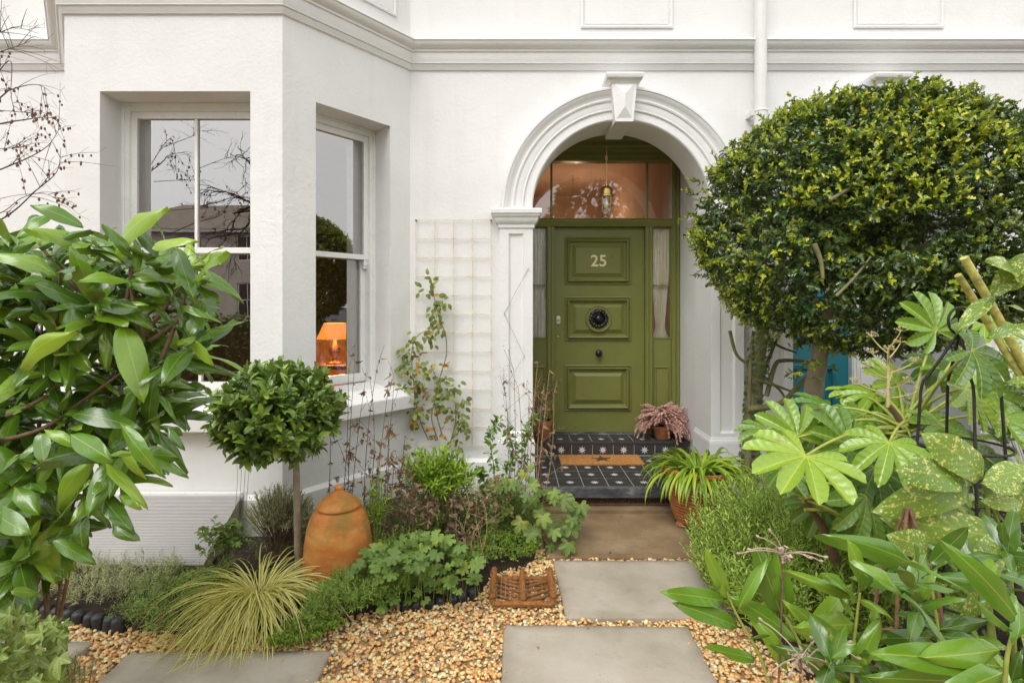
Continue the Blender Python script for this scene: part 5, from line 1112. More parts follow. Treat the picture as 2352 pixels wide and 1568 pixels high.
for x, y in ((1840, 855), (1870, 845), (1890, 830), (1770, 775), (1690, 720), (2030, 790)):
    for _ in range(4): sprig(ins2 if x < 1900 and RS.rand() < 0.5 else ins, np.array(at(x, y, 3.3))+RS.normal(size=3)*0.03, rdir(), 0.05, 6, 0.045, 3, 1.0, 0, 0.4)
TR = [([at(1722, 1200, 4.05), at(1722, 1040, 3.98), at(1732, 930, 3.9), at(1742, 830, 3.8), at(1760, 720, 3.6), at(1800, 600, 3.4)], 0.066, 'trunk'),
      ([at(1850, 1210, 3.75), at(1860, 1000, 3.65), at(1868, 900, 3.6), at(1880, 830, 3.5), at(1900, 720, 3.45), at(1960, 560, 3.4)], 0.078, 'trunk')]
for pts, r, nm in TR:
    pp = path(pts, 26); m = MB(); rad = [r*(1-0.55*i/(len(pp)-1))*(1+0.09*mnoise.noise((i*0.6, r*90, 0))) for i in range(len(pp))]; m.tube(pp, rad, 14); m.build(nm, 'holly_bark', hol, smooth=60)
BR = [([(1722, 1000), (1712, 1120), (1700, 1190)], 0.026, 3.9), ([(1716, 940), (1790, 928), (1830, 890), (1872, 850)], 0.024, 3.75), ([(1720, 1010), (1722, 880), (1730, 760)], 0.018, 3.78), ([(1760, 910), (1780, 840), (1800, 828), (1850, 830)], 0.018, 3.8),
      ([(1676, 760), (1692, 815), (1730, 845), (1790, 895), (1810, 930)], 0.012, 3.8), ([(1745, 880), (1775, 800), (1790, 770)], 0.014, 3.82), ([(1770, 785), (1800, 800), (1830, 810)], 0.011, 3.8), ([(1735, 872), (1780, 885), (1815, 898)], 0.012, 3.75),
      ([(1985, 612), (2060, 590), (2140, 560), (2230, 540)], 0.022, 2.98), ([(1960, 620), (2040, 590), (2100, 570)], 0.016, 3.02), ([(1990, 400), (2060, 370), (2110, 340)], 0.013, 2.86), ([(1905, 460), (1960, 430), (2040, 400)], 0.010, 2.72), ([(1870, 560), (1885, 600), (1890, 640)], 0.014, 2.80), ([(1920, 680), (1960, 640), (2000, 590)], 0.008, 2.74)]
for q, r, Y in BR:
    m = MB(); pp = path([at(x, y, Y+0.05*mnoise.noise((x, y, 0))) for x, y in q], 18); m.tube(pp, np.linspace(r, r*0.6, len(pp)), 8); m.build('branch', 'branch_green', hol, smooth=60)
scatter(ins, HOL, 'holly_leaf', hol, 200); HOL2 = [grid_leaf(1, 0.66, None, 7, 1, 0.5+0.2*k, 0.1*k, widths=HW[k]) for k in range(3)]
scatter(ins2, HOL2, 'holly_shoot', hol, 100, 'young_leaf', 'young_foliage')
iv = thing('ivy', 'small dark ivy climbing the left trunk of the holly', 'ivy', (1.8, 4.0, 0.05)); ins = []; pp = path(TR[0][0], 40)
for k in range(520):
    t = RS.rand()**1.2; c = pp[int(t*30)]; an = rnd(0, 6.28); o = np.array((math.cos(an), math.sin(an), 0)); ins.append((RS.randint(2), frame(c+o*rnd(0.055, 0.085), unit(np.array((o[1], -o[0], -0.6))*rnd(-1, 1)+np.array((0, 0, -0.4))), o+np.array((0, -0.2, 0.3)), rnd(0.018, 0.034))))
for k in range(2600):
    x, y = rnd(1.40, 4.8), rnd(1.3, 4.35); ins.append((RS.randint(2), frame((x, y, 0.10+0.10*RS.rand()), unit(RS.normal(size=3)*np.array((1, 1, 0.3))), unit((RS.normal()*0.4, -0.5, 1)), rnd(0.02, 0.045))))
join(ins, IVYL, 'ivy_leaf', 'foliage', iv)

# --- fatsia
fat = thing('fatsia', 'large fatsia with bright hand-shaped leaves and yellow stalks on the right', 'shrub', (1.75, 2.5, 0.05))
crown1 = np.array(at(2077, 985, 2.45)); crown0 = np.array(at(1845, 1138, 2.30)); FL = []; 
def fl(x, y, Y, R, ax, nrm, mat=0, src=1): FL.append((np.array(at(x, y, Y)), R, ax, nrm, mat, src))
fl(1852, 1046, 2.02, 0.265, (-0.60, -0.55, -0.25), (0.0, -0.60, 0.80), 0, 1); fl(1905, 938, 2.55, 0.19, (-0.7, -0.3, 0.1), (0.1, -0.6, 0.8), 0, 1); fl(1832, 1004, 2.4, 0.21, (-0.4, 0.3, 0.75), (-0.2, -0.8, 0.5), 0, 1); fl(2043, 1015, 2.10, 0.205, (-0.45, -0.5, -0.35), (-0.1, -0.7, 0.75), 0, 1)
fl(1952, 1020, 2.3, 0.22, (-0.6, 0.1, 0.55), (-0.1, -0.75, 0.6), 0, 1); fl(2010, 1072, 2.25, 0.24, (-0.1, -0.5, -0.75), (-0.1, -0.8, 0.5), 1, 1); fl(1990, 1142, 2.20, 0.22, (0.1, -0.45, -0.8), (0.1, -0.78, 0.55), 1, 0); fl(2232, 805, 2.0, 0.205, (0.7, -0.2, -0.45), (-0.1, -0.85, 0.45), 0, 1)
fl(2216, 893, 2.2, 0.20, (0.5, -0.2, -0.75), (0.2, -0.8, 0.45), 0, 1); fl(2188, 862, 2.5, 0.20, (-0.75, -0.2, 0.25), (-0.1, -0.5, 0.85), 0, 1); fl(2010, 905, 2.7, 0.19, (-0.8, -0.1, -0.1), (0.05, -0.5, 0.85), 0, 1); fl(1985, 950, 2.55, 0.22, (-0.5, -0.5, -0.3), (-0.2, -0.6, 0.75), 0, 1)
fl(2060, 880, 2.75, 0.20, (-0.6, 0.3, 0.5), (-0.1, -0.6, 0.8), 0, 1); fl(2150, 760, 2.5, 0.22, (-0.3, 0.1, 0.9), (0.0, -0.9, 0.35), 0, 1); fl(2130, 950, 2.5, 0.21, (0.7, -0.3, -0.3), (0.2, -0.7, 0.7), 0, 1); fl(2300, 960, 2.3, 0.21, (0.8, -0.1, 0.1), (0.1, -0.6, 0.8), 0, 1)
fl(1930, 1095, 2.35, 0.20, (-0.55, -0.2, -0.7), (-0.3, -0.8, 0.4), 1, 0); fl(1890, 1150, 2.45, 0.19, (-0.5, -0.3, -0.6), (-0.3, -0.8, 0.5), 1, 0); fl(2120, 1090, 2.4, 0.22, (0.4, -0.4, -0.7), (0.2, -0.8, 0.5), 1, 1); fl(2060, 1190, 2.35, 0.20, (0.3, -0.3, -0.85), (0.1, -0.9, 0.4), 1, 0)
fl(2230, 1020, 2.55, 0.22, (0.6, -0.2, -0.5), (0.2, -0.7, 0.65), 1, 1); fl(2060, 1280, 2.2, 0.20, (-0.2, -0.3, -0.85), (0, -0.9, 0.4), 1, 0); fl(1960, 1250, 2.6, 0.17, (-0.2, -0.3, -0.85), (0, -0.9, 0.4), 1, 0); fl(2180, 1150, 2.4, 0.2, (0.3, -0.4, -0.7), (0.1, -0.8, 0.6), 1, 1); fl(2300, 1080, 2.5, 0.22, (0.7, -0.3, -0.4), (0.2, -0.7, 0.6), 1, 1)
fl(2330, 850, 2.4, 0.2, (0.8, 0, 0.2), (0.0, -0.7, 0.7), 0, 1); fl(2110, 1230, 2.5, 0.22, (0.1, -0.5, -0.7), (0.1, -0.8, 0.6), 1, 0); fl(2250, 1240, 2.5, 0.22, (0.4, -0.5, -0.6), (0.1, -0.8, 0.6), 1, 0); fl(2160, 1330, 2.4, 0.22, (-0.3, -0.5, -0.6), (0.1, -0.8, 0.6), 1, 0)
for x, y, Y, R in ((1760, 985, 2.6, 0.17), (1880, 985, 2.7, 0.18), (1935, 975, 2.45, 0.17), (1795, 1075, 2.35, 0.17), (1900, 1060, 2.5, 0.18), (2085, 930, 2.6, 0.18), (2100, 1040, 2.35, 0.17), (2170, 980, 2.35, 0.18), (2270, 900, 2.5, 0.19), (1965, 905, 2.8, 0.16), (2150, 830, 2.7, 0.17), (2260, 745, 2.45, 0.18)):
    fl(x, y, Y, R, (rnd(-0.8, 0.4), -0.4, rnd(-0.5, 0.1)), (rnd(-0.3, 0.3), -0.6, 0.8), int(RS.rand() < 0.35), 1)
FAT2 = [polar_leaf(A9, [0.62, 0.82, 0.93, 0.98, 1.0, 0.98, 0.93, 0.82, 0.62], 0.52, 2.4, 0.80, 10, 5, 0.18, 0.22+0.09*k, 0.04, 0.012, 0.24, k+9) for k in range(4)]
for i, (c, R, ax, nrm, mt_, sr) in enumerate(FL):
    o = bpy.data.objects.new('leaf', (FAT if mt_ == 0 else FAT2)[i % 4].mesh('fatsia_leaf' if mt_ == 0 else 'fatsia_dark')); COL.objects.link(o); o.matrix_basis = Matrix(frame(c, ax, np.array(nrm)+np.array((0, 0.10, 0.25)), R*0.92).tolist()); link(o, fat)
    s0 = (crown1 if sr else crown0)+RS.normal(size=3)*0.02; m = MB(); pp = bez(s0, s0*0.45+c*0.55+np.array((0, 0, 0.07)), c, 10); m.tube(pp, np.linspace(0.0075, 0.005, 10), 7); m.build('leaf_stalk', 'yellow_stem', fat, smooth=60)
stems(fat, [([at(1920, 1290, 2.45), at(1890, 1210, 2.38), at(1862, 1170, 2.32), at(1843, 1132, 2.30)], 0.020), ([at(2150, 1420, 2.6), at(2120, 1200, 2.55), at(2090, 1040, 2.48), at(2066, 965, 2.45), at(2040, 930, 2.44)], 0.022)], 'rusty_metal' if False else 'brown_stem', 'trunk', 10)
# creamy flower panicle
pb = np.array(at(2040, 935, 2.44)); pt_ = np.array(at(2040, 800, 2.44)); m = MB(); m.tube(path([pb, (pb+pt_)/2, pt_], 10), np.linspace(0.009, 0.004, 11), 8); simple('panicle', (0.52, 0.44, 0.20), 0.7, 0.15, 40); m.build('flower_stem', 'panicle', fat, smooth=60)
for k in range(11):
    t = 0.15+0.85*k/10; an = k*2.4; c = pb+(pt_-pb)*t; L = 0.15*(1.1-0.7*t); e = c+np.array((math.cos(an)*L, math.sin(an)*L*0.8, 0.03+0.05*t)); m = MB(); m.tube(bez(c, (c+e)/2+np.array((0, 0, -0.015)), e, 6), np.linspace(0.004, 0.0022, 6), 5)
    for j in range(16):
        d = rdir(); d[2] = abs(d[2])*0.8; m.tube([e, e+d*0.026], 0.0009, 3, cap=False); q = e+d*0.028; m.add([q+np.array(v)*0.0034 for v in ((1, 0, 0), (-1, 0, 0), (0, 1, 0), (0, -1, 0), (0, 0, 1), (0, 0, -1))], [(0, 2, 4), (2, 1, 4), (1, 3, 4), (3, 0, 4), (2, 0, 5), (1, 2, 5), (3, 1, 5), (0, 3, 5)])
    m.build('flower_head', 'panicle', fat)

# --- spotted laurel (aucuba) at the right edge
AUC = [grid_leaf(1, 0.42, lp_laurel, 10, 2, 0.25, 0.10+0.10*k, 0.09, k*1.7, 0.12, twist=0.4*(k-1.5)) for k in range(4)]
Z3 = lambda l: [(1411+0.4*a, 941+0.4*b, 1411+0.4*c, 941+0.4*d, *w_) for a, b, c, d, *w_ in l]
Z4 = lambda l: [(1505+0.36*a, 564+0.36*b, 1505+0.36*c, 564+0.36*d, *w_) for a, b, c, d, *w_ in l]
auc = thing('spotted_laurel', 'spotted laurel with yellow-flecked leaves at the right edge', 'shrub', (1.95, 1.8, 0.05)); ins = []
hero(ins, Z3([(2060, 430, 1645, 530, 1.0), (2120, 400, 1985, 160, 1.3), (2235, 745, 1715, 605, 0.95), (2240, 745, 2100, 930, 1.6), (2140, 1000, 2065, 1250, 1.3), (2400, 330, 2170, 370, 1.4), (2290, 690, 2370, 470, 1.2), (2020, 420, 1800, 300, 1.2), (1820, 800, 1690, 740, 1.6), (1780, 1140, 1690, 1050, 1.2), (2350, 560, 2190, 500, 1.2), (2110, 420, 2380, 440, 1.2), (2240, 760, 2420, 900, 1.3)]), 1.72, 4)
hero(ins, Z4([(2150, 330, 2370, 40, 1.0), (2110, 590, 2400, 470, 1.0), (2230, 870, 2420, 830, 1.0), (2160, 310, 1960, 490, 0.7), (2240, 290, 2380, 170, 1.3), (2330, 210, 2220, 60, 1.4), (2240, 380, 2420, 400, 1.1)]), 1.80, 4)
stl = [([at(1411+0.4*x, 941+0.4*y, 1.78) for x, y in q], 0.009) for q in (((2160, 1500), (2150, 700), (2130, 400)), ((2300, 1500), (2270, 900), (2240, 740), (2110, 420)), ((2200, 1500), (2160, 1150), (2140, 1000)))]
stems(auc, stl, 'green_stem')
tips = in_outline([(2140, 1060), (2352, 1000), (2480, 700), (2480, 1500), (2100, 1500)], 1.8, 2.4, 26, 0.08)
for p in tips: sprig(ins, p, (RS.normal()*0.5, -0.4, 0.7), 0.06, 6, rnd(0.12, 0.16), 4, 1.0, -0.2, 0.3)
scatter(ins, AUC, 'spotted_leaf', auc, 300)
for a, b, r in (((2214, 592), (2304, 752), 0.0142), ((2200, 632), (2256, 722), 0.0118)):
    p, q = np.array(at(*a, 1.92)), np.array(at(*b, 1.95)); e = q+(q-p)*2.2; m = MB(); m.tube([p, (p+q)/2+0.003, q, e, np.array((e[0]+0.05, 2.0, 0.0))], [r*0.96, r, r*1.03, r*1.1, r*1.2], 12); m.build('cut_branch', 'cut_stem', auc, smooth=50)

# --- young cherry laurel shoots, right foreground
rl = thing('laurel_bush', 'young glossy laurel shoots in the bottom right foreground', 'shrub', (1.2, 1.3, 0.05)); ins = []; ins2 = []
hero(ins2, Z3([(640, 1050, 555, 865, 1.0), (640, 1100, 365, 1035, 0.8), (715, 1250, 430, 1098, 0.85), (710, 1150, 815, 905, 0.9), (640, 1080, 600, 960, 0.9), (810, 1430, 530, 1362, 0.8), (960, 1180, 880, 930, 1.2), (985, 1190, 970, 920, 1.0), (1050, 1330, 800, 1080, 0.8)]), 1.60, 6)
hero(ins2, Z3([(1420, 1030, 1450, 805, 1.25), (1390, 1080, 1280, 945, 1.1), (1430, 1030, 1590, 985, 0.8), (1420, 1090, 1725, 1190, 0.8), (1375, 1200, 1230, 975, 1.0), (1390, 1230, 1245, 1230, 1.3), (1380, 1500, 1535, 1215, 1.0), (1340, 1430, 1060, 1140, 0.6), (1400, 1090, 1100, 960, 0.5), (1370, 1400, 1120, 1200, 0.8)]), 1.42, 6)
hero(ins, Z3([(1810, 890, 2045, 670, 1.15), (1790, 940, 1480, 665, 0.7), (1820, 950, 2300, 990, 0.75), (1790, 1020, 1500, 930, 0.7), (1850, 1220, 1640, 1180, 0.8), (1860, 1260, 2190, 1200, 0.9), (1870, 1300, 2170, 1310, 0.8), (1840, 1300, 1540, 1330, 0.9), (1380, 1560, 1080, 1380, 0.9), (1000, 1500, 920, 1230, 0.9), (900, 1290, 800, 1300, 0.6), (1100, 1330, 1280, 1090, 1.0)]), 1.50, 6)
hero(ins2, Z3([(2285, 1270, 1850, 850, 0.50), (2340, 1260, 2200, 890, 0.62), (2240, 1370, 1890, 1440, 1.0), (2230, 1480, 1690, 1350, 0.7), (2290, 1350, 2420, 1150, 0.8), (2240, 1500, 2060, 1600, 1.1), (2180, 1560, 1700, 1560, 0.7)]), 1.12, 6)
tips = in_outline([(1900, 1430), (2060, 1330), (2200, 1290), (2400, 1250), (2450, 1640), (1760, 1640)], 1.25, 1.9, 22, 0.07)
for p in tips: sprig(ins, p, (RS.normal()*0.5, -0.3, 0.7), 0.07, 7, rnd(0.105, 0.145), 6, 1.0, -0.1, 0.3)
stl = [([at(1411+0.4*x, 941+0.4*y, Y) for x, y in q], 0.006) for q, Y in ((((900, 1600), (830, 1400), (700, 1170), (620, 980)), 1.6), (((1360, 1700), (1375, 1350), (1410, 1050)), 1.43), (((1880, 1700), (1860, 1280), (1800, 880)), 1.5), (((2230, 1750), (2250, 1450), (2290, 1260)), 1.13), (((1120, 1450), (1000, 1220), (960, 1150)), 1.6))]
stems(rl, stl, 'yellow_stem'); scatter(ins2, [grid_leaf(1, 0.33, lp_laurel, 10, 2, 0.25, 0.04+0.09*k, 0.10, k*1.7, 0.08+0.09*(k % 3), twist=0.45*(k-2.5)) for k in range(6)], 'young_laurel_leaf', rl, 120, 'young_leaf', 'young_foliage')
scatter(ins, LAU, 'laurel_leaf', rl, 180)

# --- dry seed heads in front of the rosemary
def seed_head(c, n, L, t):
    for k in range(n):
        d = unit((RS.normal()*1.2, RS.normal()*0.6, rnd(-0.3, 1.0))); e = c+d*L*rnd(0.7, 1.2); m = MB(); pp = bez(c, (c+e)/2+np.array((0, 0, 0.02)), e, 6); m.tube(pp, np.linspace(0.0015, 0.0019, 6), 5); m.tube([e, e+d*0.006, e+d*0.011], [0.0022, 0.0045, 0.002], 6); m.build('flower_stalk', 'seedhead', t, smooth=60)
    m = MB()
    for k in range(30):
        q = c+RS.normal(size=3)*0.013; d = rdir(); m.tube([q, q+d*0.012], [0.004, 0.0015], 4)
    o = m.build('seed_cluster', 'seedhead', t); o['kind'] = 'stuff'
for (x, y, Y, n, lb) in ((1800, 1272, 1.55, 7, 'dry umbel seed head on a dark stalk before the rosemary'), (1840, 1510, 1.35, 6, 'shrivelled seed head at the bottom edge beside the gravel'), (1900, 1490, 1.40, 4, 'small dry seed head between the young laurel shoots')):
    c = np.array(at(x, y, Y)); t = thing('seed_head', lb, 'seed head', (c[0], c[1], 0.05)); m = MB(); pp = bez(c, c+np.array((-0.01, 0, -0.3)), (c[0]-0.04, c[1], 0.03), 12); m.tube(pp, 0.0030, 7); m.build('stem', 'dead_stem', t, smooth=60); seed_head(c, n, 0.10 if n > 4 else 0.06, t)

# --- rosemary
ros = thing('rosemary_bush', 'dense green rosemary bush beside the slabs', 'shrub', (1.5, 3.05, 0.05)); ins = []; m = MB()
for k in range(720):
    a = rnd(0, 6.283); rr = math.sqrt(RS.rand()); b = np.array((1.57+0.50*rr*math.cos(a), 2.94+0.50*rr*math.sin(a), 0.05)); lean = np.array((math.cos(a)*rr*0.28, math.sin(a)*rr*0.28, 1)); L = (0.66-0.22*rr**2-0.16*max(0.0, -math.cos(a))*rr)*rnd(0.78, 1.1)
    d = unit(lean+RS.normal(size=3)*0.15); e = b+d*L+np.array((0, 0, 0.0)); pp = bez(b, (b+e)/2+RS.normal(size=3)*0.03, e, 6); m.tube(pp, np.linspace(0.002, 0.0009, 6), 4, cap=False); n = int(L*105)
    for j in range(n):
        t = 0.12+0.88*j/n; c = (1-t)**2*pp[0]+2*t*(1-t)*((b+e)/2)+t*t*e; an = j*2.4; o = np.array((math.cos(an), math.sin(an), 0)); ins.append((j % 3, frame(c, unit(o*(1.1-0.4*t)+d*(0.35+0.4*t)+RS.normal(size=3)*0.18), d+o*0.2, rnd(0.026, 0.044))))
m.build('stem', 'brown_stem', ros)['kind'] = 'stuff'; join(ins, [grid_leaf(1, 0.21, lp_lance, 2, 1, 0.3, 0.1*k) for k in range(3)], 'rosemary_leaf', 'foliage', ros)

# --- strap-leaved plant in the ribbed pot
ag = thing('strap_leaf_plant', 'arching lime green strap leaves spilling from the ribbed pot', 'plant', (px_, py_, 0.42))
def blade(L, W_, lift, out, n=9, tw=0.0):
    v, uv, t = [], [], []
    for i in range(n+1):
        k = i/n; y = out*L*(k-0.12*k*k); z = lift*L*(math.sin(min(1.0, k*1.15)*math.pi*0.62)-0.62*k**2.2*1.6); hw = W_/2*max(0.06, (min(1, k*6+0.5))*(1-k**4))
        for j in (-1, 0, 1): v.append((j*hw*math.cos(tw*k), y, z+abs(j)*hw*0.5)); uv.append((0.5+0.5*j, k))
    for i in range(n):
        for j in range(2):
            a = i*3+j; t += [(a, a+1, a+4), (a, a+4, a+3)]
    return Leaf(v, t, uv)
def arc_blade(W_, a0, a1, n=11, pw=1.0, tw=0.0, fold=0.5):
    v, uv, t = [], [], []; y = z = 0.0
    for i in range(n+1):
        k = i/n; an = R_(a0+(a1-a0)*k**pw)
        if i: y += math.cos(an)/n; z += math.sin(an)/n
        hw = W_/2*max(0.06, min(1, k*5+0.5)*(1-k**3.5))
        for j in (-1, 0, 1): v.append((j*hw*math.cos(tw*k)+0.03*tw*k*k, y-j*hw*0.3*math.sin(an)*math.sin(tw*k), z+abs(j)*hw*fold+j*hw*math.sin(tw*k)*0.6)); uv.append((0.5+0.5*j, k))
    for i in range(n):
        for j in range(2):
            a = i*3+j; t += [(a, a+1, a+4), (a, a+4, a+3)]
    return Leaf(v, t, uv)
STR = [arc_blade(0.055, 76-10*k, -62-5*k, 10, 1.1, 0.3*(k-3)) for k in range(6)]; ins = []
for k in range(210):
    a = rnd(0, 6.283); r = 0.17*math.sqrt(RS.rand()); c = np.array((px_+r*math.cos(a), py_+r*math.sin(a), 0.40)); a2 = a+rnd(-0.6, 0.6); up = rnd(-0.1, 0.15)
    ins.append((RS.randint(6), frame(c, (math.cos(a2), math.sin(a2), up), (0, 0, 1), rnd(0.26, 0.42), rnd(0.36, 0.52))))
scatter(ins, STR, 'strap_leaf', ag, 300)
# --- heather plumes
hea = thing('heather', 'dusty pink heather with drooping plumes on the top step', 'plant', (1.5, 5.25, 0.47)); FLO = Leaf([(-0.5, 0, 0), (0.5, 0, 0), (0.35, 0.8, 0.25), (-0.35, 0.8, 0.25), (0, 1.1, 0.0)], [(0, 1, 2), (0, 2, 3), (3, 2, 4)], [(0, 0), (1, 0), (1, 1), (0, 1), (0.5, 1)])
def plume(seed, lift):
    rs = np.random.RandomState(seed); vs, ts, uv = [], [], []; N = 120
    for k in range(N):
        t = 0.15+0.85*k/N; c = np.array((0.02*math.sin(t*5+seed), t*0.85, lift*(t-0.95*t*t*1.05))); an = k*2.4; o = np.array((math.cos(an), 0.45, math.sin(an))); M_ = frame(c, o, rs.normal(size=3), 0.055*(1.15-0.5*t)); o0 = len(vs)
        vs += [tuple(M_[:3, :3] @ v+M_[:3, 3]) for v in FLO.v]; ts += [(a+o0, b+o0, c_+o0) for a, b, c_ in FLO.t]; uv += [tuple(q) for q in FLO.uv]
    return Leaf(vs, ts, uv)
PLU = [plume(k, 0.9+0.15*k) for k in range(5)]; ins = []
for k in range(230):
    a = rnd(0, 6.283); r = 0.07*math.sqrt(RS.rand()); ins.append((RS.randint(5), frame((1.50+r*math.cos(a), 5.255+r*0.8*math.sin(a), 0.455), (math.cos(a+rnd(-.5, .5)), 0.75*math.sin(a+rnd(-.5, .5)), rnd(-0.45, 1.3)), (0, 0, 1), rnd(0.21, 0.32))))
ins = [q for q in ins if q[1][1, 3]+q[1][1, 1]*0.85 < 5.41 and q[1][0, 3]+q[1][0, 1]*0.85 < 1.75]
scatter(ins, PLU, 'heather_floret', hea, 300, 'plume')

# --- clipped bay tree
bx_, by_ = -1.335, 3.17; bc = np.array((bx_-0.035, by_-0.04, 1.025)); br = np.array((0.335, 0.32, 0.265))
bay = thing('bay_tree', 'small bay tree with clipped round crown on a bare grey stem', 'tree', (bx_, by_, 0.08)); ins = []
m = MB(); pp = path([(bx_+0.075, by_, 0.05), (bx_+0.065, by_, 0.3), (bx_+0.06, by_, 0.55), (bx_+0.045, by_, 0.80), bc], 18); m.tube(pp, [0.0215*(1-0.2*i/len(pp))*(1+0.10*mnoise.noise((i*0.9, 1, 2))) for i in range(len(pp))], 10); m.build('trunk', 'holly_bark', bay, smooth=60)
for k in range(430):
    d = rdir(); sh_ = 1+0.13*mnoise.noise(Vector(d)*2.6)+0.06*RS.normal(); dep = 1.0 if RS.rand() < 0.7 else rnd(0.5, 0.95); p = bc+d*br*sh_*dep
    if p[1] > 3.53: continue
    ax = unit(d+np.array((0, 0, 0.55))+RS.normal(size=3)*0.35); L = rnd(0.06, 0.10); sprig(ins, p-ax*L, ax, L, RS.randint(7, 10), rnd(0.072, 0.104), 4, 1.0, 0.25, 0.22, 0.0, 0.75)
m = MB()
for k in range(60):
    d = rdir(); e = bc+d*br*0.9; m.tube(bez(bc+np.array((0, 0, -0.12)), bc+d*br*0.4+np.array((0, 0, -0.05)), e, 5), np.linspace(0.006, 0.002, 5), 4, cap=False)
m.build('twigs', 'brown_stem', bay)['kind'] = 'stuff'; scatter(ins, BAYL, 'bay_leaf', bay, 300)

# --- variegated sedge
sg = thing('variegated_sedge', 'arching cream and green striped sedge spilling over the gravel', 'grass', (-1.36, 2.88, 0.08)); ins = []; c0 = np.array((-1.37, 2.90, 0.08))
SED = [arc_blade(0.0125, 74-13*k, -66-4*k, 13, 0.75, 0.6*(k-2)) for k in range(6)]
for k in range(900):
    a = rnd(0, 6.283); 
    if RS.rand() < 0.45: a = rnd(math.pi*1.12, math.pi*1.92)
    L = rnd(0.26, 0.70); r = 0.08*math.sqrt(RS.rand()); s_ = L; d = (math.cos(a), math.sin(a), rnd(-0.1, 0.1)); c = c0+np.array((r*math.cos(a), r*math.sin(a), 0.0)); i = RS.randint(6)
    ins.append((i, frame(c, d, unit(np.array((0, 0, 1))+RS.normal(size=3)*0.30), s_, s_*rnd(0.7, 1.25))))
o = join(ins, SED, 'sedge_blade', 'blades', sg); co_ = np.empty(len(o.data.vertices)*3, np.float32); o.data.vertices.foreach_get('co', co_); co_ = co_.reshape(-1, 3); co_[:, 2] = np.maximum(co_[:, 2], 0.026+0.012*np.sin(co_[:, 0]*70)); o.data.vertices.foreach_set('co', co_.ravel()); o.data.update()

# --- climbing rose on the trellis
ro = thing('climbing_rose', 'climbing rose with sparse green and yellowing leaves on the wire trellis', 'climber', (-0.62, 4.48, 0.08))
ZR = lambda l, Y=4.49: [at(847+0.36*x, 470.4+0.36*y, Y) for x, y in l]
RC = [ZR([(470, 1480), (420, 1260), (460, 1080), (495, 960), (490, 830), (455, 740), (420, 600), (400, 500)]), ZR([(380, 1500), (310, 1330), (290, 1150), (270, 960), (300, 850), (350, 810)]), ZR([(440, 1500), (400, 1350), (440, 1160), (400, 1030)]), ZR([(520, 1520), (555, 1370), (545, 1200), (550, 1160)]), ZR([(560, 1470), (600, 1380), (570, 1330)])]
stems(ro, [(c, 0.0055) for c in RC], 'branch_green', 'cane'); ins = []
for (x, y, n) in ((400, 500, 8), (350, 560, 8), (440, 560, 5), (430, 610, 8), (490, 640, 8), (440, 690, 8), (390, 690, 4), (430, 750, 6), (380, 800, 8), (460, 800, 5), (390, 870, 4), (310, 840, 6), (290, 880, 7), (270, 920, 5), (230, 950, 8), (230, 1000, 6), (240, 1050, 6), (320, 1010, 7), (340, 1060, 6), (370, 1090, 7), (240, 1110, 6), (210, 1190, 8), (270, 1160, 6), (380, 1140, 5), (410, 1030, 4), (470, 1110, 8), (430, 1190, 7), (490, 1190, 6), (330, 1150, 6), (270, 1260, 9), (310, 1270, 8), (300, 1330, 8), (310, 1380, 6), (470, 1280, 7), (520, 1280, 8), (550, 1170, 8), (560, 1220, 6), (600, 1240, 7), (570, 1330, 8), (600, 1390, 8), (570, 1440, 4), (620, 1430, 4), (560, 1500, 7), (260, 1530, 5), (380, 1280, 6), (500, 1210, 5)):
    c = np.array(at(847+0.36*x, 470.4+0.36*y, rnd(4.42, 4.49)))
    for k in range(n):
        o = np.array((RS.normal()*0.030, -abs(RS.normal())*0.02, RS.normal()*0.030)); ins.append((RS.randint(4), frame(c+o, unit((o[0]*8+RS.normal()*0.5, -0.25+RS.normal()*0.3, o[2]*8-0.4+RS.normal()*0.4)), unit((RS.normal()*0.4, -0.9, 0.5)), rnd(0.038, 0.066))))
scatter(ins, OVAL, 'rose_leaf', ro, 300)
DL = [grid_leaf(1, 0.5, lp_oval, 5, 1, 0.9, 0.5+0.3*k, 0.2, k*2, 0.2, twist=1.5) for k in range(3)]; ins = []
for x, y in ((340, 1190), (355, 1210), (330, 1170), (350, 1230), (400, 1460), (430, 1480), (420, 1500), (290, 1410), (300, 1310), (495, 1010), (505, 1380), (310, 940), (390, 1330)):
    for k in range(3): ins.append((RS.randint(3), frame(np.array(at(847+0.36*x, 470.4+0.36*y, 4.45))+RS.normal(size=3)*0.016, rdir(), rdir(), rnd(0.035, 0.06))))
scatter(ins, DL, 'orange_leaf', ro, 60, 'withered_leaf')

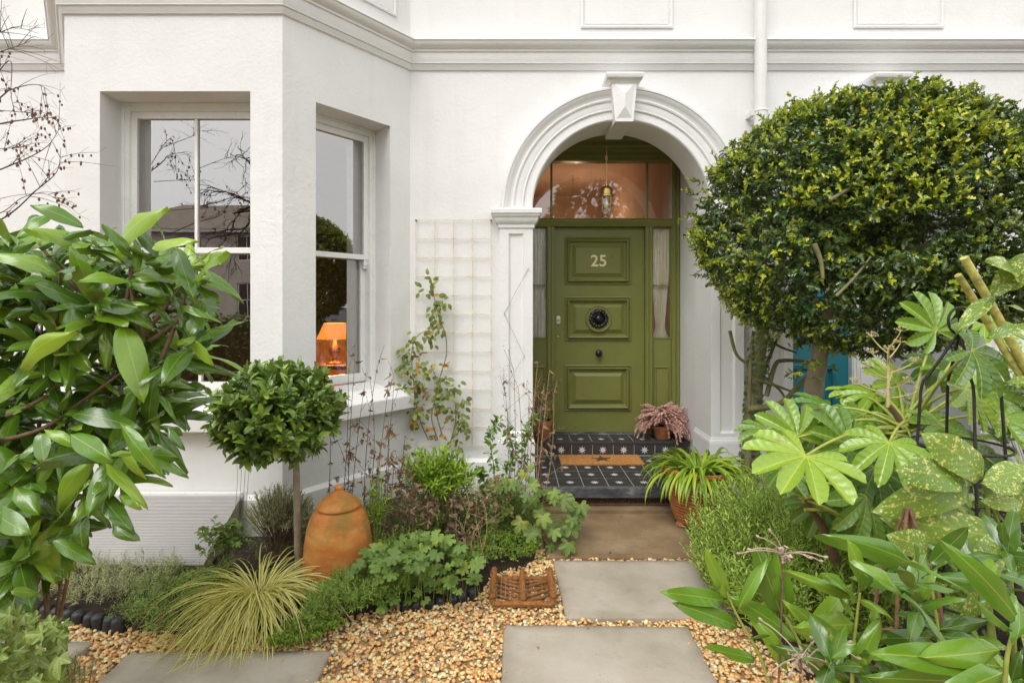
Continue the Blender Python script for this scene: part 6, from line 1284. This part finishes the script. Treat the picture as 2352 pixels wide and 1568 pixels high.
# --- dry perennial stems
def dry(name, label, bases, tops, nleaf, mat='dead_leaf', size=(0.02, 0.045), n_side=5, pods=0, smat='dead_stem'):
    t = thing(name, label, 'dead stems', (float(bases[0][0]), float(bases[0][1]), 0.06)); ins = []
    for b, e in zip(bases, tops):
        b, e = np.array(b, float), np.array(e, float); m = MB(); mid = (b+e)/2+RS.normal(size=3)*0.05; pp = bez(b, mid, e, 10); m.tube(pp, np.linspace(0.0035, 0.0014, 10), 5, cap=False)
        for k in range(n_side):
            i = RS.randint(3, 10); c = pp[i]; d = unit((RS.normal(), RS.normal()*0.6, 0.7+RS.rand())); f = c+d*rnd(0.05, 0.18); m.tube(bez(c, (c+f)/2+RS.normal(size=3)*0.01, f, 4), 0.0011, 4, cap=False)
            for _ in range(pods): q = f+RS.normal(size=3)*0.012; m.tube([q, q+np.array((0, 0, 0.006))], [0.003, 0.0015], 5)
            for _ in range(RS.poisson(nleaf/n_side)): ins.append((RS.randint(3), frame(c+(f-c)*RS.rand(), unit((RS.normal()*0.6, RS.normal()*0.6, -0.7)), rdir(), rnd(*size))))
        for _ in range(int(nleaf*0.6)):
            c = pp[RS.randint(3, 10)]; ins.append((RS.randint(3), frame(c, unit((RS.normal()*0.6, RS.normal()*0.6, -0.8)), rdir(), rnd(*size))))
        m.build('stem', smat, t)
    if ins: join(ins, DL, mat, 'withered_leaves', t)
    return t
def ends(lst, Y, dy=0.06): return [np.array(at(x, y, Y+rnd(-dy, dy))) for x, y in lst]
def feet(lst, Y, z=0.07): return [np.array((at(x, 0, Y).x, Y+rnd(-0.05, 0.05), z)) for x in lst]
dry('dead_stems', 'dry brown stems with withered leaves between bay tree and window sill', feet([745, 770, 800, 820, 840, 870, 850, 800, 880], 3.35), ends([(755, 870), (800, 850), (815, 830), (850, 870), (865, 850), (905, 880), (890, 905), (835, 900), (930, 1000)], 3.32), 14, size=(0.018, 0.04), n_side=7)
dry('dead_stems', 'tangle of dark brown seed stems right of the clay forcer', feet([870, 885, 900, 915, 930, 945, 960, 860, 905, 940], 3.35), ends([(875, 1020), (892, 1000), (905, 1060), (915, 1085), (935, 1120), (955, 1130), (985, 1160), (870, 1080), (900, 1120), (965, 1150)], 3.3), 26, size=(0.018, 0.04), n_side=6)
dry('dead_stems', 'fine dry stems with small round pods before the left pilaster', feet([1165, 1175, 1190, 1200, 1215, 1185], 3.75), ends([(1155, 870), (1180, 850), (1190, 890), (1215, 900), (1235, 920), (1165, 940)], 3.75), 6, size=(0.02, 0.04), n_side=9, pods=2)
dry('dead_stems', 'straw coloured dead stems leaning over the tiled step', feet([1215, 1225, 1235, 1228], 3.8), ends([(1235, 830), (1262, 850), (1250, 880), (1272, 905)], 3.85), 12, size=(0.025, 0.05), n_side=7, smat='straw')
dry('dead_stems', 'straw stalks beside the geranium leaves', feet([1075, 1085, 1095, 1105, 1060, 1115], 3.25), ends([(1050, 1180), (1080, 1160), (1110, 1150), (1125, 1175), (1060, 1200), (1090, 1180)], 3.25), 3, size=(0.02, 0.04), n_side=4, smat='straw')
pot_stalks = dry('dead_stems', 'withered stalks rising from the pot behind the left pilaster', [np.array((0.305+rnd(-.05, .05), 5.235+rnd(-.05, .05), 0.50)) for _ in range(6)], ends([(1232, 850), (1245, 870), (1262, 900), (1255, 930), (1238, 900), (1268, 880)], 5.22, 0.03), 6, size=(0.025, 0.045), n_side=5, smat='straw')
pp_ = thing('pot_plant', 'small green and dark red leaves in the pot behind the left pilaster', 'plant', (0.305, 5.235, 0.50)); ins = []
for k in range(60): ins.append((RS.randint(4), frame((0.305+RS.normal()*0.05, 5.22+RS.normal()*0.04, 0.53+abs(RS.normal())*0.06), unit((RS.normal(), RS.normal(), 0.4)), unit((RS.normal()*.4, -0.6, 0.8)), rnd(0.03, 0.05))))
scatter(ins, OVAL, 'rose_leaf', pp_, 60)

# --- leafy bushes of the left bed
def mound(name, label, cat, c, r, n_s, nl, size, temps, mat, n_parts=200, spread=0.9, L=(0.08, 0.16), up=0.6, stem='green_stem', shell=0.55, low=-0.2, base=None):
    t = thing(name, label, cat, (c[0], c[1], 0.07)); ins = []; m = MB(); c = np.array(c); r = np.array(r); b0 = np.array(base if base is not None else (c[0], c[1], 0.06))
    for k in range(n_s):
        d = rdir()
        if d[2] < low: d[2] = -d[2]
        p = c+d*r*(1-shell*RS.rand()**1.6); ax = unit(d*0.8+np.array((0, 0, up))+RS.normal(size=3)*0.25); l = rnd(*L); sprig(ins, p-ax*l, ax, l, nl, rnd(size[0], size[1]), len(temps), spread, 0.1, 0.25, 0.0, 0.7)
        if k % 2 == 0: m.tube(bez(b0+RS.normal(size=3)*0.03*np.array((1, 1, 0)), (b0+p)/2+np.array((0, 0, 0.02)), p, 5), 0.0018, 4, cap=False)
    if m.v: m.build('stems', stem, t)['kind'] = 'stuff'
    scatter(ins, temps, mat, t, n_parts); return t
mound('phlox_bush', 'bright lime green leafy bush against the wall below the rose', 'shrub', (-0.50, 3.62, 0.46), (0.27, 0.2, 0.24), 230, 11, (0.050, 0.074), LANC, 'bright_leaf', 260, 0.95, (0.10, 0.18))
jas = thing('jasmine', 'glossy small leaved climber below the left pilaster', 'climber', (0.0, 4.1, 0.06)); ins = []; JC = [[(1128, 1180), (1135, 1080), (1125, 1010), (1145, 965)], [(1150, 1190), (1160, 1100), (1180, 1040), (1165, 985)], [(1130, 1160), (1110, 1100), (1100, 1080)], [(1170, 1180), (1200, 1080), (1210, 1000), (1225, 960)]]
stems(jas, [([at(x, y, 4.05) for x, y in q], 0.004) for q in JC], 'brown_stem')
for q in JC:
    for c in path([at(x, y, 4.05) for x, y in q], 22)[3:]:
        for k in range(6): o = rdir(); ins.append((RS.randint(3), frame(c+o*0.012, unit(o+np.array((0, -0.2, 0.2))), unit((RS.normal()*.4, -0.8, 0.7)), rnd(0.03, 0.055))))
scatter(ins, [grid_leaf(1, 0.42, lp_oval, 5, 1, 0.3, 0.1+0.12*k) for k in range(3)], 'laurel_leaf', jas, 300)
# japanese anemone: big lobed leaves by the path
an_ = thing('anemone_plant', 'broad lobed green leaves spilling over the left edge of the path', 'plant', (0.0, 3.62, 0.06)); ins = []; m = MB()
POS = [(1240, 1180, .075), (1285, 1150, .08), (1320, 1160, .085), (1210, 1150, .07), (1180, 1140, .07), (1150, 1150, .08), (1130, 1190, .075), (1190, 1210, .08), (1235, 1225, .075), (1270, 1215, .085), (1300, 1205, .085), (1290, 1245, .08), (1260, 1260, .07), (1215, 1245, .07), (1170, 1250, .075), (1150, 1280, .06), (1200, 1275, .07), (1240, 1285, .06), (1310, 1185, .08), (1225, 1110, .06), (1180, 1100, .06), (1150, 1110, .065), (1205, 1085, .055), (1170, 1180, .07), (1255, 1135, .06), (1140, 1230, .06), (1120, 1250, .06), (1190, 1310, .055)]
for x, y, R in POS:
    for j in range(4):
        Y = rnd(3.45, 3.85); c = np.array(at(x+rnd(-16, 16), y+rnd(-16, 16), Y)); ins.append((RS.randint(3), frame(c, unit((rnd(-0.6, 0.8), -0.5, -0.6)), unit((RS.normal()*.35, -0.75, 0.65)), R*rnd(0.75, 1.1)))); m.tube(bez((0.0+rnd(-.1, .1), 3.72, 0.06), (c+np.array((0, 3.72, 0.1)))/2+np.array((0, 0, 0.12)), c, 6), 0.002, 4, cap=False)
m.build('stems', 'green_stem', an_)['kind'] = 'stuff'; scatter(ins, MAPL, 'anemone_leaf', an_, 120)
# hardy geranium patch
gp = thing('geranium_patch', 'low patch of scalloped green leaves along the gravel edge', 'plant', (-0.55, 3.0, 0.06)); ins = []
GO = [(800, 1290), (850, 1250), (930, 1235), (1010, 1225), (1080, 1260), (1110, 1300), (1080, 1345), (1040, 1375), (990, 1400), (930, 1405), (880, 1400), (840, 1390), (800, 1330)]
def on_bed(p, zmin=0.09): return np.array((p[0], p[1], max(p[2], zmin)))
for p in in_outline(GO, 2.80, 3.25, 250): 
    g_ = np.array((p[0], p[1], 0)); h = p[2]
    if not (0.05 < h < 0.34): continue
    ins.append((RS.randint(3), frame(p, unit((RS.normal(), RS.normal()-0.4, -0.15)), unit((RS.normal()*.4, -0.55+RS.normal()*.3, 0.85)), rnd(0.028, 0.055))))
m = MB()
for i, M_ in ins: m.tube([M_[:3, 3], M_[:3, 3]*np.array((1, 1, 0))+np.array((rnd(-.04, .04), rnd(0, .06), 0.05))], 0.0014, 4, cap=False)
m.build('stems', 'green_stem', gp)['kind'] = 'stuff'; scatter(ins, GERA, 'geranium_leaf', gp, 260)
# small mats of ground cover
def carpet(name, label, P, h, n, size, temps, mat, Lr=(0.03, 0.07), nl=7, wild=0.5, up=0.8):
    xs = [p[0] for p in P]; ys = [p[1] for p in P]; ins = []; k = 0; tries = 0
    while k < n and tries < n*50:
        tries += 1; x, y = rnd(min(xs), max(xs)), rnd(min(ys), max(ys))
        if not in_poly(x, y, P): continue
        z = 0.05+h*(0.35+0.65*RS.rand())*(0.7+0.6*mnoise.noise((x*5, y*5, len(name)))); ax = unit(np.array((0, -0.2, up))+RS.normal(size=3)*wild); sprig(ins, (x, y, z), ax, rnd(*Lr), nl, rnd(*size), len(temps), 1.0, 0.1, 0.3, 0.0, 0.7); k += 1
    o = join(ins, temps, mat, name, None); tag(o, label, 'ground cover', None, 'stuff'); return o
carpet('creeping_mat', 'round mound of tiny creeping leaves behind the boot brush', [(-0.20, 3.16), (-0.14, 3.24), (0.16, 3.34), (0.22, 3.6), (0.0, 3.7), (-0.28, 3.5), (-0.34, 3.15)], 0.15, 900, (0.009, 0.015), TINY, 'moss_leaf', (0.01, 0.04), 8)
carpet('feathery_groundcover', 'feathery green groundcover in front of the clay forcer', [(-1.02, 2.54), (-0.92, 2.58), (-0.68, 2.78), (-0.45, 2.93), (-0.60, 3.12), (-0.90, 3.02), (-1.05, 2.85)], 0.16, 950, (0.020, 0.036), FINE, 'feather_leaf', (0.03, 0.07), 9)
carpet('creeping_mat', 'low fringe of small leaves under the sedge at the gravel edge', [(-1.14, 2.49), (-1.0, 2.50), (-0.82, 2.64), (-0.92, 2.72), (-1.14, 2.62)], 0.05, 420, (0.011, 0.018), TINY, 'moss_leaf', (0.01, 0.03), 8)
carpet('trailing_groundcover', 'trailing green groundcover left of the sedge over the edging', [(-2.02, 2.68), (-1.72, 2.55), (-1.62, 2.70), (-1.62, 3.10), (-2.05, 3.16)], 0.13, 700, (0.016, 0.028), FINE, 'feather_leaf', (0.03, 0.08), 9, 0.8, 0.4)
carpet('lavender', 'low silver grey lavender in front of the polycarbonate cover', [(-3.3, 2.92), (-2.75, 2.90), (-2.15, 2.76), (-1.85, 2.90), (-1.95, 3.16), (-3.3, 3.18)], 0.14, 780, (0.022, 0.038), NEED, 'silver_leaf', (0.05, 0.10), 16, 0.45, 0.9)
carpet('weedy_groundcover', 'mixed small weeds on the soil between the taller plants', [(-1.30, 3.2), (-0.8, 2.98), (-0.2, 3.12), (0.15, 3.5), (0.18, 4.15), (-0.2, 4.45), (-0.8, 4.35), (-1.2, 3.75), (-1.5, 3.55), (-1.75, 3.3), (-1.6, 3.1)], 0.20, 1050, (0.02, 0.04), FINE, 'geranium_leaf', (0.04, 0.10), 8, 0.6)
# artemisia beside the bay tree
mound('artemisia', 'silver grey feathery artemisia behind the bay tree stem', 'shrub', (-1.44, 3.32, 0.34), (0.22, 0.14, 0.20), 330, 16, (0.030, 0.046), NEED, 'silver_leaf', 0, 0.9, (0.06, 0.12), 0.7, 'dead_stem')
mound('climber_sprawl', 'sprawling dark lobed leaves left of the bay tree stem', 'plant', (-1.70, 3.12, 0.26), (0.14, 0.10, 0.16), 26, 4, (0.035, 0.055), MAPL, 'ivy_leaf', 90, 1.0, (0.05, 0.1), 0.3)
tw = [([at(540+8*k, 1180, 3.30), at(545+9*k, 1080, 3.32), at(530+16*k, 1000+12*k, 3.34)], 0.0016) for k in range(4)]
stems([o for o in COL.objects if o.name.startswith('climber_sprawl')][0], tw, 'dead_stem')
mound('leafy_weed', 'narrow leaved green shoots climbing over the clay forcer', 'plant', (-0.80, 3.2, 0.40), (0.10, 0.06, 0.30), 34, 9, (0.03, 0.05), LANC, 'rose_leaf', 200, 0.9, (0.1, 0.18), 0.9)
mound('leafy_weed', 'green weeds at the foot of the forcer on its right', 'plant', (-0.66, 3.15, 0.18), (0.16, 0.12, 0.16), 60, 8, (0.022, 0.036), LANC, 'geranium_leaf', 200, 0.9, (0.05, 0.1), 0.8)
mound('leafy_weed', 'tangle of small green leaves between the forcer and the lime green bush', 'plant', (-0.62, 3.42, 0.22), (0.22, 0.16, 0.20), 110, 9, (0.024, 0.040), LANC, 'geranium_leaf', 150, 0.9, (0.06, 0.12), 0.8)
mound('leafy_weed', 'tangle of small green leaves between the lime green bush and the path', 'plant', (-0.14, 3.62, 0.24), (0.24, 0.18, 0.22), 110, 8, (0.026, 0.044), OVAL, 'anemone_leaf', 150, 0.9, (0.06, 0.12), 0.8)
mound('leafy_weed', 'grey green weeds at the wall behind the bay tree stem', 'plant', (-1.20, 3.52, 0.20), (0.22, 0.12, 0.18), 90, 9, (0.022, 0.038), LANC, 'feather_leaf', 120, 0.9, (0.06, 0.12), 0.8)
dry('dead_stems', 'thicket of brown withered stems behind the geranium leaves', feet([930, 950, 975, 1000, 1020, 1045, 1070, 1120, 1140], 3.42), ends([(925, 1110), (945, 1090), (985, 1150), (1005, 1170), (1030, 1180), (1050, 1160), (1075, 1150), (1130, 1120), (1145, 1090)], 3.42), 22, size=(0.02, 0.045), n_side=6)
al = thing('alyssum', 'tiny white alyssum flowers beside the straw stalks', 'flowers', (-0.2, 3.6, 0.1)); m = MB()
for k in range(46):
    c = np.array(at(rnd(1085, 1130), rnd(1130, 1200), rnd(3.5, 3.6))); m.add([c+np.array((0.004*math.cos(a), -0.002*(i % 2), 0.004*math.sin(a))) for i, a in enumerate(np.linspace(0, 6.283, 8, False))], [tuple(range(8))])
m.build('blossom', 'petal_white', al)['kind'] = 'stuff'
# variegated ivy, bottom left corner
vi = thing('variegated_ivy', 'pale variegated ivy in the bottom left corner', 'ivy', (-1.35, 1.45, 0.05)); ins = []
for p in in_outline([(-80, 1410), (60, 1405), (150, 1430), (160, 1480), (150, 1540), (130, 1640), (-80, 1640)], 1.25, 1.65, 290): ins.append((RS.randint(2), frame(p, unit((RS.normal(), -0.4, RS.normal()-0.6)), unit((RS.normal()*.6, -0.7, 0.6)), rnd(0.022, 0.040))))
scatter(ins, [polar_leaf([R_(a) for a in (-112, -56, 0, 56, 112)], [0.55, 0.80, 1.1, 0.80, 0.55], 0.52, 1.3, 0.9, 6, 3, 0.25, 0.35+0.15*k, 0.0, 0.0, 0.4, 70+k) for k in range(3)], 'variegated_leaf', vi, 290)
sp_ = mound('curry_plant', 'little silver sprigs at the bottom edge beside the variegated ivy', 'plant', tuple(at(165, 1560, 1.75)), (0.07, 0.06, 0.07), 22, 14, (0.03, 0.042), NEED, 'silver_leaf', 0, 0.9, (0.04, 0.07), 0.8)

# --- bare alder twigs against the left wall
tw_ = thing('alder_tree', 'bare alder twigs with little brown cones at the left edge', 'tree', (-3.9, 2.8, 0.0)); m = MB(); m.tube(path([(-3.9, 2.8, -0.05), (-3.85, 2.85, 1.2), (-3.8, 2.9, 2.6), (-3.7, 2.95, 4.2)], 14), np.linspace(0.05, 0.025, 15)[:len(path([(-3.9, 2.8, -0.05), (-3.85, 2.85, 1.2), (-3.8, 2.9, 2.6), (-3.7, 2.95, 4.2)], 14))], 8); m.build('trunk', 'bark', tw_, smooth=60)
TW = [[(-120, 330), (0, 225), (30, 205), (85, 195), (125, 218)], [(-120, 440), (0, 390), (60, 365), (110, 335), (140, 290)], [(-120, 560), (10, 500), (80, 440), (130, 395), (140, 340)], [(-100, 310), (0, 285), (60, 275), (110, 270), (143, 285)], [(-100, 120), (0, 75), (40, 65), (90, 78)], [(-100, 160), (0, 120), (30, 110), (70, 95)], [(-100, 520), (0, 490), (50, 455), (100, 445), (150, 470)], [(-60, 250), (20, 140), (25, 215), (32, 255)], [(-100, 260), (0, 255), (50, 258), (75, 252)], [(-100, 345), (0, 342), (40, 340), (52, 338)]]
cn = MB(); k_ = 0
for q in TW:
    Y = rnd(2.85, 3.25); P_ = path([at(x, y, Y+0.04*mnoise.noise((x*0.1, y*0.1, 1))) for x, y in q], 20); r0 = 0.0052 if k_ < 4 else 0.003; k_ += 1; m = MB(); m.tube(P_, np.linspace(r0, 0.0011, len(P_)), 5, cap=False)
    for j in range(9):
        i = RS.randint(3, len(P_)-1); c = P_[i]; d = unit((P_[min(i+1, len(P_)-1)]-P_[i-1])*12+RS.normal(size=3)*0.55); e = c+d*rnd(0.08, 0.24); b_ = bez(c, (c+e)/2+np.array((0, 0, 0.02)), e, 5); m.tube(b_, [0.0018, 0.0016, 0.0013, 0.001, 0.0008], 4, cap=False)
        for _ in range(2): f = b_[RS.randint(2, 5)]; m.tube([f, f+unit(d+RS.normal(size=3)*0.6)*0.06], 0.0007, 3, cap=False)
        if q[0][1] > 240 and RS.rand() < 0.75:
            for _ in range(RS.randint(2, 5)): f = b_[RS.randint(1, 5)]+RS.normal(size=3)*0.006; L = rnd(0.014, 0.022); cn.tube([f, f+np.array((0, 0, -L*0.35)), f+np.array((0, 0, -L*0.8)), f+np.array((0.001, 0, -L))], [0.001, 0.0055, 0.005, 0.001], 6)
    m.build('branch', 'twig_bark', tw_)
simple('cone_brown', (0.17, 0.065, 0.035), 0.8, 0.3, 60); cn.build('cones', 'cone_brown', tw_)['kind'] = 'stuff'

mound('camellia_bush', 'dark green shrub by the neighbouring wall at the right edge', 'shrub', (4.02, 4.02, 0.72), (0.42, 0.34, 0.52), 190, 8, (0.055, 0.08), BAYL, 'ivy_leaf', 200, 1.0, (0.08, 0.14), 0.5, 'brown_stem')
# --- leaf litter on gravel, slabs and soil
ins = []
for k in range(150):
    x, y = rnd(-2.4, 1.5), rnd(2.1, 4.15)
    z = 0.024 if any(s_[0] < x < s_[1] and s_[2] < y < s_[3] for s_ in SLABS) else (0.014 if gravel_ok(x, y) else 0.10)
    if z == 0.024 and RS.rand() < 0.75: continue
    ins.append((RS.randint(3), frame((x, y, z), unit((RS.normal(), RS.normal(), 0.05)), unit((RS.normal()*0.3, RS.normal()*0.3, 1)), rnd(0.010, 0.024))))
tag(join(ins, DL, 'dead_leaf', 'leaf_litter', None), 'tiny dry leaf litter strewn over gravel and soil', 'leaf litter', None, 'stuff')
ins = []
for k in range(90):
    s_ = SLABS[RS.randint(5)]; e_ = RS.randint(4); x = rnd(s_[0], s_[1]); y = rnd(s_[2], s_[3]); q_ = abs(RS.normal())*0.03
    if e_ == 0: x = s_[0]+q_
    elif e_ == 1: x = s_[1]-q_
    elif e_ == 2: y = s_[2]+q_
    else: y = s_[3]-q_
    ins.append((RS.randint(8), frame((x, y, 0.021), unit((RS.normal(), RS.normal(), 0)), (0, 0, 1), rnd(0.003, 0.009))))
tag(join(ins, PEB, 'pebble', 'stray_grit', None), 'stray grit scattered on the paving slabs', 'gravel', None, 'stuff')

# --- a few fallen leaves
for x, y, Y, lb in ((895, 1415, 2.86, 'yellow fallen leaf on the gravel by the geranium patch'), (1398, 1262, 3.5, 'tiny dry leaf on the brown slab')):
    p = at(x, y, Y); p.z = 0.03; o = bpy.data.objects.new('fallen_leaf', DL[0].mesh('orange_leaf') if False else DL[1].mesh('orange_leaf')); COL.objects.link(o); o.matrix_basis = Matrix(frame(np.array(p), (0.5, 0.6, 0.1), (0, -0.3, 1), 0.05 if 'yellow' in lb else 0.025).tolist()); tag(o, lb, 'leaf')
